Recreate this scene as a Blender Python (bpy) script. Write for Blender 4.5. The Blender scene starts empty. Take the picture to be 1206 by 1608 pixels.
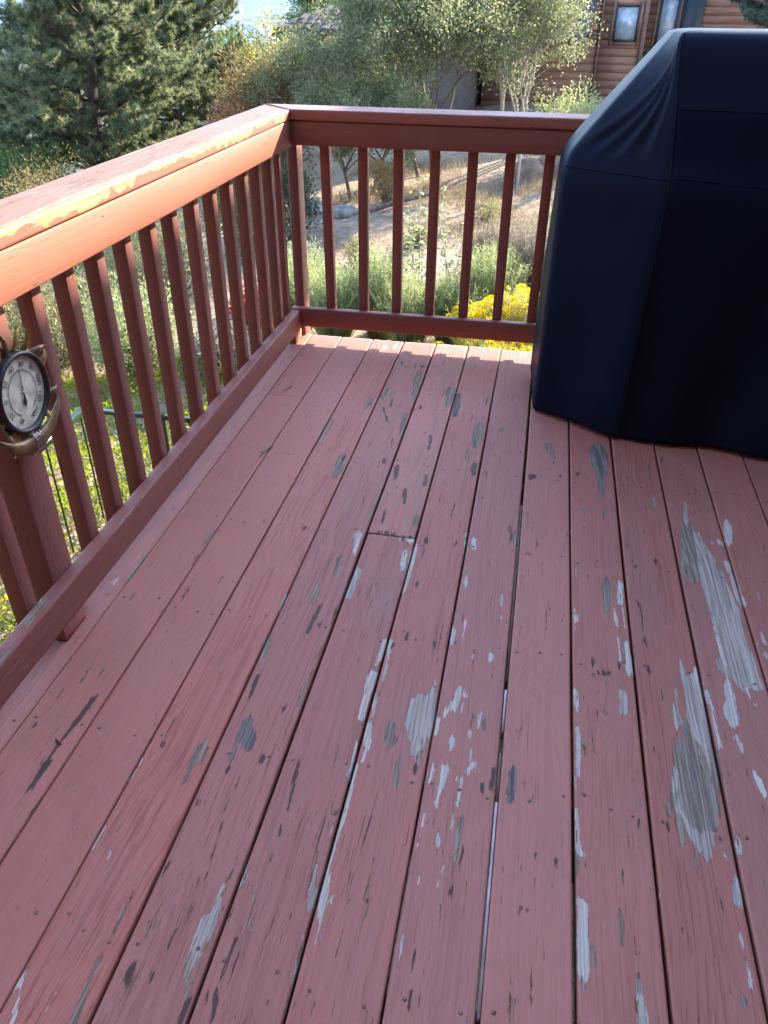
import bpy, bmesh, math, random
import numpy as np
from mathutils import Vector, Matrix

R = math.radians
rng = np.random.default_rng(7)
random.seed(7)
sc = bpy.context.scene
COL = sc.collection

# ------------------------------------------------------------------ camera, sky, sun, exposure
CAM = np.array([0.9658, -3.3067, 1.3012])
YAW, PITCH, ROLL = 0.18528, 0.58593, 0.009588
fw = np.array([-math.sin(YAW)*math.cos(PITCH), math.cos(YAW)*math.cos(PITCH), -math.sin(PITCH)])
rt = np.array([math.cos(YAW), math.sin(YAW), 0.0])
up = np.cross(rt, fw)
rt, up = math.cos(ROLL)*rt + math.sin(ROLL)*up, -math.sin(ROLL)*rt + math.cos(ROLL)*up
cam = bpy.data.cameras.new('camera')
camo = bpy.data.objects.new('camera', cam); COL.objects.link(camo)
camo.matrix_world = Matrix(((rt[0], up[0], -fw[0], CAM[0]), (rt[1], up[1], -fw[1], CAM[1]),
                            (rt[2], up[2], -fw[2], CAM[2]), (0, 0, 0, 1)))
cam.sensor_fit = 'HORIZONTAL'; cam.sensor_width = 36.0
cam.lens = 36.0*1225.05/1206
cam.clip_start = 0.05; cam.clip_end = 60000
sc.camera = camo

SUN = np.array([1.09, 1.90, 1.0]); SUN = SUN/np.linalg.norm(SUN)
SUN_EL = math.asin(SUN[2]); SUN_AZ = math.atan2(SUN[0], SUN[1])
world = bpy.data.worlds.new('World'); sc.world = world; world.use_nodes = True
wn = world.node_tree.nodes; wl = world.node_tree.links
bg = wn['Background']
sky = wn.new('ShaderNodeTexSky'); sky.sky_type = 'NISHITA'; sky.sun_disc = False
sky.sun_elevation = SUN_EL; sky.sun_rotation = SUN_AZ
sky.altitude = 1500; sky.air_density = 1.0; sky.dust_density = 1.2; sky.ozone_density = 1.0
wl.new(sky.outputs[0], bg.inputs[0]); bg.inputs[1].default_value = 0.15
sun = bpy.data.lights.new('sun', 'SUN'); sun.energy = 2.65; sun.angle = R(0.53); sun.color = (1.0, 0.85, 0.64)
suno = bpy.data.objects.new('sun', sun); COL.objects.link(suno)
suno.rotation_euler = Vector(SUN).to_track_quat('Z', 'Y').to_euler(); suno.location = (6, 10, 12)
sc.view_settings.view_transform = 'Standard'; sc.view_settings.look = 'None'
sc.view_settings.gamma = 1.0; sc.view_settings.use_curve_mapping = False
sc.view_settings.exposure = 3.02
sc.render.engine = 'CYCLES'
sc.cycles.max_bounces = 8; sc.cycles.diffuse_bounces = 4; sc.cycles.transmission_bounces = 6
sc.cycles.transparent_max_bounces = 8; sc.cycles.volume_bounces = 0

# ------------------------------------------------------------------ helpers: nodes
class G:
    def __init__(s, name):
        s.m = bpy.data.materials.new(name); s.m.use_nodes = True
        s.t = s.m.node_tree; s.n = s.t.nodes; s.l = s.t.links
        s.b = s.n['Principled BSDF']; s.o = s.n['Material Output']
    def new(s, t, **k):
        n = s.n.new(t)
        for a, v in k.items(): setattr(n, a, v)
        return n
    def put(s, sock, v):
        if isinstance(v, bpy.types.NodeSocket): s.l.new(v, sock)
        elif v is not None:
            if sock.type == 'RGBA' and len(v) == 3: v = (*v, 1)
            sock.default_value = v
    def math(s, op, a, b=None, c=None, clamp=False):
        n = s.new('ShaderNodeMath', operation=op); n.use_clamp = clamp
        for i, v in enumerate((a, b, c)):
            if v is not None: s.put(n.inputs[i], v)
        return n.outputs[0]
    def mix(s, f, a, b, blend='MIX'):
        n = s.new('ShaderNodeMix', data_type='RGBA', blend_type=blend)
        s.put(n.inputs[0], f); s.put(n.inputs[6], a); s.put(n.inputs[7], b)
        return n.outputs[2]
    def ramp(s, f, lo, hi):
        n = s.new('ShaderNodeMapRange'); n.interpolation_type = 'SMOOTHSTEP'
        s.put(n.inputs[0], f); n.inputs[1].default_value = lo; n.inputs[2].default_value = hi
        return n.outputs[0]
    def attr(s, name, kind='GEOMETRY', out=2):
        n = s.new('ShaderNodeAttribute', attribute_type=kind, attribute_name=name)
        return n.outputs[out]
    def coord(s, which='Object'):
        return s.new('ShaderNodeTexCoord').outputs[which]
    def scale(s, v, sx, sy, sz, loc=(0, 0, 0)):
        n = s.new('ShaderNodeMapping'); s.put(n.inputs[0], v)
        n.inputs[1].default_value = loc; n.inputs[3].default_value = (sx, sy, sz)
        return n.outputs[0]
    def noise(s, v, sc_=1.0, det=3.0, rough=0.55, dist=0.0, out=0):
        n = s.new('ShaderNodeTexNoise'); s.put(n.inputs['Vector'], v)
        n.inputs['Scale'].default_value = sc_; n.inputs['Detail'].default_value = det
        n.inputs['Roughness'].default_value = rough; n.inputs['Distortion'].default_value = dist
        return n.outputs[out]
    def voro(s, v, sc_=1.0, feature='F1', out=0):
        n = s.new('ShaderNodeTexVoronoi', feature=feature); s.put(n.inputs['Vector'], v)
        n.inputs['Scale'].default_value = sc_
        return n.outputs[out]
    def bump(s, h, dist=0.001, strength=1.0, normal=None):
        n = s.new('ShaderNodeBump'); s.put(n.inputs['Height'], h)
        n.inputs['Distance'].default_value = dist; s.put(n.inputs['Strength'], strength)
        if normal is not None: s.l.new(normal, n.inputs['Normal'])
        return n.outputs[0]
    def set(s, **k):
        for a, v in k.items():
            s.put(s.b.inputs[a.replace('_', ' ')], v)
        return s.m

def simple(name, col, rough=0.6, noise=0.0, nscale=20.0, metal=0.0, bump=0.0, spec=0.5, var=(1, 1, 1)):
    g = G(name)
    c = g.coord()
    if noise:
        n = g.noise(g.scale(c, *var), nscale, 5)
        f = g.ramp(n, 0.3, 0.7)
        cc = g.mix(f, tuple(x*(1-noise) for x in col), tuple(min(1, x*(1+noise)) for x in col))
        g.set(Base_Color=cc)
        if bump: g.set(Normal=g.bump(n, bump))
    else:
        g.set(Base_Color=col)
    g.set(Roughness=rough, Metallic=metal)
    g.b.inputs['Specular IOR Level'].default_value = spec
    return g.m

# ------------------------------------------------------------------ helpers: meshes and things
def mesh_np(name, V, F, mat, parent=None, attrs=None, smooth=False, loc=None):
    """V (n,3) array in world space, F (m,k) int array of equal-size faces or a list of such arrays."""
    V = np.asarray(V, np.float32)
    Fs = F if isinstance(F, list) else [F]
    Fs = [np.asarray(f, np.int32) for f in Fs if len(f)]
    loops = np.concatenate([f.ravel() for f in Fs])
    tot = np.concatenate([np.full(len(f), f.shape[1], np.int32) for f in Fs])
    start = np.concatenate([[0], np.cumsum(tot)[:-1]]).astype(np.int32)
    me = bpy.data.meshes.new(name)
    org = np.array(loc if loc is not None else (0, 0, 0), np.float32)
    me.vertices.add(len(V)); me.vertices.foreach_set('co', (V-org).ravel())
    me.loops.add(len(loops)); me.loops.foreach_set('vertex_index', loops)
    me.polygons.add(len(tot)); me.polygons.foreach_set('loop_start', start); me.polygons.foreach_set('loop_total', tot)
    if smooth: me.polygons.foreach_set('use_smooth', np.ones(len(tot), bool))
    for k, a in (attrs or {}).items():
        a = np.asarray(a, np.float32)
        if a.ndim == 2:
            at = me.attributes.new(k, 'FLOAT_VECTOR', 'POINT'); at.data.foreach_set('vector', a.ravel())
        else:
            at = me.attributes.new(k, 'FLOAT', 'POINT'); at.data.foreach_set('value', a)
    me.update(calc_edges=True)
    if mat is not None: me.materials.append(mat)
    o = bpy.data.objects.new(name, me); COL.objects.link(o)
    if loc is not None: o.location = loc
    if parent is not None:
        o.parent = parent
        o.location = org - np.array(parent_loc(parent), np.float32)
    return o

PLOC = {}
def parent_loc(p):
    v = np.zeros(3)
    while p is not None:
        v = v + np.array(p.location); p = p.parent
    return v

def thing(name, label, cat, loc=(0, 0, 0), group=None, kind=None):
    o = bpy.data.objects.new(name, None); COL.objects.link(o)
    o.empty_display_size = 0.2; o.location = loc
    if kind: o['kind'] = kind
    else: o['label'] = label; o['category'] = cat
    if group: o['group'] = group
    return o

def tag(o, label=None, cat=None, group=None, kind=None):
    if label: o['label'] = label
    if cat: o['category'] = cat
    if group: o['group'] = group
    if kind: o['kind'] = kind
    return o

def box_arr(x0, x1, y0, y1, z0, z1):
    V = np.array([(x, y, z) for z in (z0, z1) for y in (y0, y1) for x in (x0, x1)], float)
    F = np.array([(0, 2, 3, 1), (4, 5, 7, 6), (0, 1, 5, 4), (2, 6, 7, 3), (0, 4, 6, 2), (1, 3, 7, 5)])
    return V, F

def joinq(parts):
    Vs, Fs, n = [], [], 0
    for V, F in parts:
        Vs.append(V); Fs.append(F+n); n += len(V)
    return np.concatenate(Vs), np.concatenate(Fs)

def rr_profile(u0, u1, v0, v1, b, seg=2, du=None):
    """rounded rectangle outline, counter-clockwise, with optional subdivision of the long sides"""
    pts = []
    for cx, cy, a0 in ((u1-b, v0+b, -90), (u1-b, v1-b, 0), (u0+b, v1-b, 90), (u0+b, v0+b, 180)):
        for i in range(seg+1):
            a = R(a0+90*i/seg); pts.append((cx+b*math.cos(a), cy+b*math.sin(a)))
    if du:
        out = []
        for i, p in enumerate(pts):
            q = pts[(i+1) % len(pts)]
            n = max(1, int(math.hypot(q[0]-p[0], q[1]-p[1])/du))
            for k in range(n): out.append((p[0]+(q[0]-p[0])*k/n, p[1]+(q[1]-p[1])*k/n))
        pts = out
    return np.array(pts)

def beam(name, axis, a0, a1, u0, u1, v0, v1, mat, parent=None, bev=0.004, nseg=None, du=None, seg=2,
         wear=None, shape=None, props=None, smooth=False, bow=0.0):
    """timber with eased edges. axis x: u=y v=z; axis y: u=x v=z; axis z: u=x v=y. wear(V)->dict of attributes."""
    prof = rr_profile(u0, u1, v0, v1, bev, seg, du)
    if nseg is None: nseg = max(2, int(abs(a1-a0)/0.25))
    n = len(prof); A = np.linspace(a0, a1, nseg+1)
    P = np.tile(prof, (nseg+1, 1)); L = np.repeat(A, n)
    if bow:
        ph = rng.uniform(0, 6); P = P + bow*np.stack([np.sin(L*1.3+ph), np.cos(L*1.7+ph)], 1)
    if axis == 'x': V = np.stack([L, P[:, 0], P[:, 1]], 1)
    elif axis == 'y': V = np.stack([P[:, 0], L, P[:, 1]], 1)
    else: V = np.stack([P[:, 0], P[:, 1], L], 1)
    idx = np.arange((nseg+1)*n).reshape(nseg+1, n)
    a = idx[:-1]; b = idx[1:]; nx = np.roll(a, -1, 1); bx = np.roll(b, -1, 1)
    F = np.stack([a.ravel(), nx.ravel(), bx.ravel(), b.ravel()], 1)
    if axis == 'y': F = F[:, ::-1]
    cap0 = idx[0][::-1][None] if axis != 'y' else idx[0][None]
    cap1 = idx[-1][None] if axis != 'y' else idx[-1][::-1][None]
    off = rng.uniform(0, 50, 3)
    gp = np.stack([P[:, 0], L, P[:, 1]], 1)+off
    at = {'gp': gp}
    if wear is not None: at.update(wear(V))
    if shape is not None: V = shape(V)
    c = V.mean(0); base = np.array([c[0], c[1], V[:, 2].min()])
    o = mesh_np(name, V, [F, cap0, cap1], mat, parent, at, smooth, base)
    if smooth:
        me = o.data; fl = np.ones(len(me.polygons), bool); fl[-2:] = False
        me.polygons.foreach_set('use_smooth', fl)
    for k, v in (props or {}).items(): o[k] = v
    return o

def tube_arr(segs, ns=5):
    """segs: list of (p0, r0, p1, r1) -> quads"""
    if not len(segs): return np.zeros((0, 3)), np.zeros((0, 4), int)
    p0 = np.array([s[0] for s in segs]); p1 = np.array([s[2] for s in segs])
    r0 = np.array([s[1] for s in segs]); r1 = np.array([s[3] for s in segs])
    d = p1-p0; d /= np.linalg.norm(d, axis=1, keepdims=True)+1e-9
    h = np.where(np.abs(d[:, 2:3]) < 0.9, np.array([[0, 0, 1.0]]), np.array([[1.0, 0, 0]]))
    e = np.cross(d, h); e /= np.linalg.norm(e, axis=1, keepdims=True); f = np.cross(d, e)
    an = np.arange(ns)*2*math.pi/ns
    ring = e[:, None, :]*np.cos(an)[None, :, None]+f[:, None, :]*np.sin(an)[None, :, None]
    V = np.concatenate([p0[:, None]+ring*r0[:, None, None], p1[:, None]+ring*r1[:, None, None]], 1)
    n = len(segs); base = (np.arange(n)*2*ns)[:, None]; k = np.arange(ns)[None]; k2 = (k+1) % ns
    F = np.stack([base+k, base+k2, base+ns+k2, base+ns+k], 2)
    return V.reshape(-1, 3), F.reshape(-1, 4)

def unit(a):
    return a/(np.linalg.norm(a, axis=-1, keepdims=True)+1e-9)

def rand_dirs(n, zb=0.0):
    d = rng.normal(size=(n, 3)); d[:, 2] += zb
    return unit(d)

def leaves(P, axis, ln, wd, fold=0.15):
    """rhombic leaves: P base (n,3), axis (n,3), length & width arrays -> quads"""
    n = len(P); s = unit(np.cross(axis, rand_dirs(n))); nrm = np.cross(axis, s)
    ln = np.broadcast_to(ln, (n,))[:, None]; wd = np.broadcast_to(wd, (n,))[:, None]
    mid = P+axis*ln*0.5
    V = np.stack([P, mid+s*wd*0.5+nrm*wd*fold, P+axis*ln, mid-s*wd*0.5+nrm*wd*fold], 1)
    return V.reshape(-1, 3), np.arange(4*n).reshape(n, 4)

def blades(P, axis, ln, wd):
    """needles: single slim triangles"""
    n = len(P); s = unit(np.cross(axis, rand_dirs(n)))
    ln = np.broadcast_to(ln, (n,))[:, None]; wd = np.broadcast_to(wd, (n,))[:, None]
    V = np.stack([P+s*wd*0.5, P-s*wd*0.5, P+axis*ln], 1)
    return V.reshape(-1, 3), np.arange(3*n).reshape(n, 3)

def foliage_obj(name, V, F, mat, parent, per, tint=None, kind='stuff'):
    n = len(F)
    if tint is None: tint = rng.random(n)
    o = mesh_np(name, V, F, mat, parent, {'tint': np.repeat(tint, F.shape[1])}, False, None if parent is None else parent_loc(parent))
    if kind: o['kind'] = kind
    return o

# ------------------------------------------------------------------ materials
def leaf_mat(name, cols, trans=0.45, rough=0.5):
    g = G(name)
    t = g.attr('tint')
    r = g.new('ShaderNodeValToRGB'); g.l.new(t, r.inputs[0])
    el = r.color_ramp.elements
    while len(el) < len(cols): el.new(0.5)
    for i, c in enumerate(cols):
        el[i].position = i/(len(cols)-1); el[i].color = (*c, 1)
    n = g.noise(g.coord(), 1.7, 3)
    col = g.mix(g.math('MULTIPLY', g.ramp(n, 0.35, 0.7), 0.45), r.outputs[0], tuple(c*0.55 for c in cols[0]), 'MIX')
    g.set(Base_Color=col, Roughness=rough); g.b.inputs['Specular IOR Level'].default_value = 0.25
    tr = g.new('ShaderNodeBsdfTranslucent')
    hs = g.new('ShaderNodeHueSaturation'); g.put(hs.inputs['Color'], col); hs.inputs['Value'].default_value = 1.25; hs.inputs['Saturation'].default_value = 1.05
    g.l.new(hs.outputs[0], tr.inputs[0])
    mx = g.new('ShaderNodeMixShader'); mx.inputs[0].default_value = trans
    g.l.new(g.b.outputs[0], mx.inputs[1]); g.l.new(tr.outputs[0], mx.inputs[2]); g.l.new(mx.outputs[0], g.o.inputs[0])
    return g.m

def paint_mat():
    """weathered red deck paint. Attributes: gp (across, along, up), bare, tone, dark, raw; object props grain, flake."""
    g = G('red_deck_paint')
    gp = g.attr('gp', out=1)
    bare = g.attr('bare'); tone = g.attr('tone'); dark = g.attr('dark'); raw = g.attr('raw')
    grain = g.attr('grain', 'OBJECT'); flake = g.attr('flake', 'OBJECT'); hue = g.attr('hue', 'OBJECT')
    # wood grain lines: noise strongly stretched along the timber, bent a little
    bend = g.noise(g.scale(gp, 3, 0.9, 3), 1.0, 2)
    vadd = g.new('ShaderNodeVectorMath', operation='ADD'); g.put(vadd.inputs[0], gp)
    cmb = g.new('ShaderNodeCombineXYZ'); g.put(cmb.inputs[0], g.math('MULTIPLY', g.math('SUBTRACT', bend, 0.5), 0.10)); g.put(cmb.inputs[2], g.math('MULTIPLY', g.math('SUBTRACT', bend, 0.5), 0.10))
    g.l.new(cmb.outputs[0], vadd.inputs[1]); gb = vadd.outputs[0]
    lines = g.noise(g.scale(gb, 125, 0.9, 125), 1.0, 2, 0.5)
    fine = g.noise(g.scale(gb, 420, 5, 420), 1.0, 3, 0.6)
    edge = g.noise(g.scale(gp, 260, 46, 260), 1.0, 4, 0.7)
    edge2 = g.noise(g.scale(gp, 85, 17, 85), 1.0, 4, 0.65)
    blot = g.noise(gp, 3.2, 4, 0.6)
    mott = g.noise(gp, 38, 4, 0.6)
    edge3 = g.noise(g.scale(gp, 150, 5.5, 150, (4, 2, 9)), 1.0, 3, 0.6)
    jag0 = g.math('MULTIPLY', g.math('SUBTRACT', edge3, 0.5), 4.2)
    jag = g.math('ADD', g.math('MULTIPLY', g.math('SUBTRACT', edge, 0.5), 2.4), g.math('ADD', jag0, g.math('MULTIPLY', g.math('SUBTRACT', edge2, 0.5), 3.2)))
    f = g.math('ADD', bare, jag)
    # stray flakes that follow the grain
    fl = g.noise(g.scale(gp, 75, 14, 75, (9, 3, 1)), 1.0, 4, 0.62)
    fl2 = g.math('MULTIPLY', g.math('SUBTRACT', fl, g.math('SUBTRACT', 0.82, g.math('MULTIPLY', flake, 0.125))), 14.0)
    m_b = g.ramp(g.math('MAXIMUM', f, fl2), -0.12, 0.12)
    # fine dark checks along the grain
    ck = g.noise(g.scale(gp, 430, 7, 430, (2, 7, 5)), 1.0, 3, 0.6)
    ck2 = g.noise(g.scale(gp, 9, 2.6, 9, (5, 2, 8)), 1.0, 2)
    ckf = g.math('MULTIPLY', g.math('SUBTRACT', g.math('ADD', ck, g.math('MULTIPLY', ck2, 0.5)), g.math('SUBTRACT', 1.065, g.math('MULTIPLY', flake, 0.125))), 12.0)
    m_d = g.ramp(g.math('MAXIMUM', g.math('ADD', dark, g.math('MULTIPLY', jag, 0.95)), ckf), -0.15, 0.3)
    m_r = g.ramp(g.math('ADD', raw, jag), -0.12, 0.12)
    # paint colour
    c1 = g.mix(g.ramp(blot, 0.3, 0.7), (0.418, 0.149, 0.115), (0.472, 0.176, 0.140))
    c1 = g.mix(g.math('MULTIPLY', g.ramp(mott, 0.35, 0.75), 0.35), c1, (0.46, 0.19, 0.165))
    c1 = g.mix(g.math('MULTIPLY', g.ramp(fine, 0.42, 0.66), g.math('ADD', 0.18, g.math('MULTIPLY', grain, 0.35))), c1, (0.29, 0.078, 0.062))
    lm = g.ramp(lines, 0.53, 0.64)
    c1 = g.mix(g.math('MULTIPLY', lm, g.math('MULTIPLY', grain, 0.45)), c1, (0.22, 0.058, 0.048))
    c1 = g.mix(g.math('MULTIPLY', hue, 0.7), c1, (0.305, 0.108, 0.060))  # orange tint, strongest on left cap and face board, for their sunlit colour
    c1 = g.mix(g.attr('shade_coat', 'OBJECT'), c1, (0.185, 0.070, 0.062))  # darker colour stands in for shade on balusters, posts and rails
    rnd = g.new('ShaderNodeObjectInfo').outputs['Random']
    hsv = g.new('ShaderNodeHueSaturation'); g.put(hsv.inputs['Color'], c1)
    g.put(hsv.inputs['Value'], g.math('ADD', 0.90, g.math('MULTIPLY', rnd, 0.19))); g.put(hsv.inputs['Saturation'], g.math('ADD', 0.95, g.math('MULTIPLY', g.math('FRACT', g.math('MULTIPLY', rnd, 7.3)), 0.08)))
    c1 = hsv.outputs[0]
    lane = g.noise(g.scale(gp, 5.5, 1.1, 5.5, (3, 1, 7)), 1.0, 5, 0.68)
    c1 = g.mix(g.math('MULTIPLY', g.ramp(lane, 0.50, 0.74), 0.42), c1, (0.30, 0.155, 0.135))
    grime = g.noise(g.scale(gp, 26, 9, 26, (1, 6, 2)), 1.0, 5, 0.7)
    c1 = g.mix(g.math('MULTIPLY', g.ramp(grime, 0.56, 0.76), 0.30), c1, (0.22, 0.082, 0.07))
    # bare wood
    wl_ = g.ramp(g.math('ADD', g.math('MULTIPLY', g.noise(g.scale(gb, 170, 1.3, 170), 1.0, 2, 0.5), 0.65), g.math('MULTIPLY', g.noise(g.scale(gp, 420, 3.0, 420), 1.0, 2, 0.5), 0.35)), 0.40, 0.61)
    wg = g.mix(wl_, (0.17, 0.126, 0.097), (0.34, 0.266, 0.208))
    ww = g.mix(wl_, (0.44, 0.355, 0.305), (0.60, 0.505, 0.445))
    wk = g.mix(wl_, (0.11, 0.092, 0.082), (0.23, 0.20, 0.18))
    cw = g.mix(g.ramp(tone, 0.05, 0.3), wk, wg)
    tn = g.math('ADD', tone, g.math('MULTIPLY', g.math('SUBTRACT', edge3, 0.5), 0.8))
    cw = g.mix(g.ramp(tn, 0.3, 0.95), cw, ww)
    col = g.mix(m_b, c1, cw)
    # broken rim of the paint film, darkened as a painted thin shadow
    rim_shadow = g.math('MULTIPLY', g.math('MULTIPLY', m_b, g.math('SUBTRACT', 1.0, m_b)), 2.6)
    col = g.mix(g.math('MULTIPLY', rim_shadow, 0.8), col, (0.13, 0.06, 0.055))
    col = g.mix(m_r, col, g.mix(wl_, (0.42, 0.265, 0.115), (0.56, 0.38, 0.19)))
    col = g.mix(g.math('MULTIPLY', m_d, 0.92), col, (0.062, 0.036, 0.031))
    hgt = g.math('SUBTRACT', 1.0, m_b)
    hgt = g.math('ADD', g.math('MULTIPLY', hgt, 0.85), g.math('MULTIPLY', g.math('SUBTRACT', 1.0, m_d), 0.7))
    hgt = g.math('SUBTRACT', hgt, g.math('MULTIPLY', lm, g.math('MULTIPLY', grain, 0.9)))
    hgt = g.math('ADD', hgt, g.math('MULTIPLY', fine, g.math('ADD', 0.22, g.math('MULTIPLY', grain, 0.35))))
    hgt = g.math('ADD', hgt, g.math('MULTIPLY', g.math('MULTIPLY', wl_, m_b), 0.5))
    hgt = g.math('ADD', hgt, g.math('MULTIPLY', mott, 0.25))
    nrm = g.bump(hgt, 0.0011, 1.0)
    rough = g.math('ADD', 0.56, g.math('MULTIPLY', m_b, 0.4))
    rough = g.math('ADD', rough, g.math('MULTIPLY', g.ramp(blot, 0.3, 0.7), 0.12))
    g.set(Base_Color=col, Roughness=rough, Normal=nrm)
    g.b.inputs['Specular IOR Level'].default_value = 0.30
    return g.m

M_PAINT = paint_mat()
M_DARKWOOD = simple('old_joist_wood', (0.10, 0.075, 0.06), 0.8, 0.4, 30, var=(1, 1, 1))
M_NAIL = simple('painted_nail', (0.15, 0.065, 0.055), 0.6, 0.6, 160)
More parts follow.
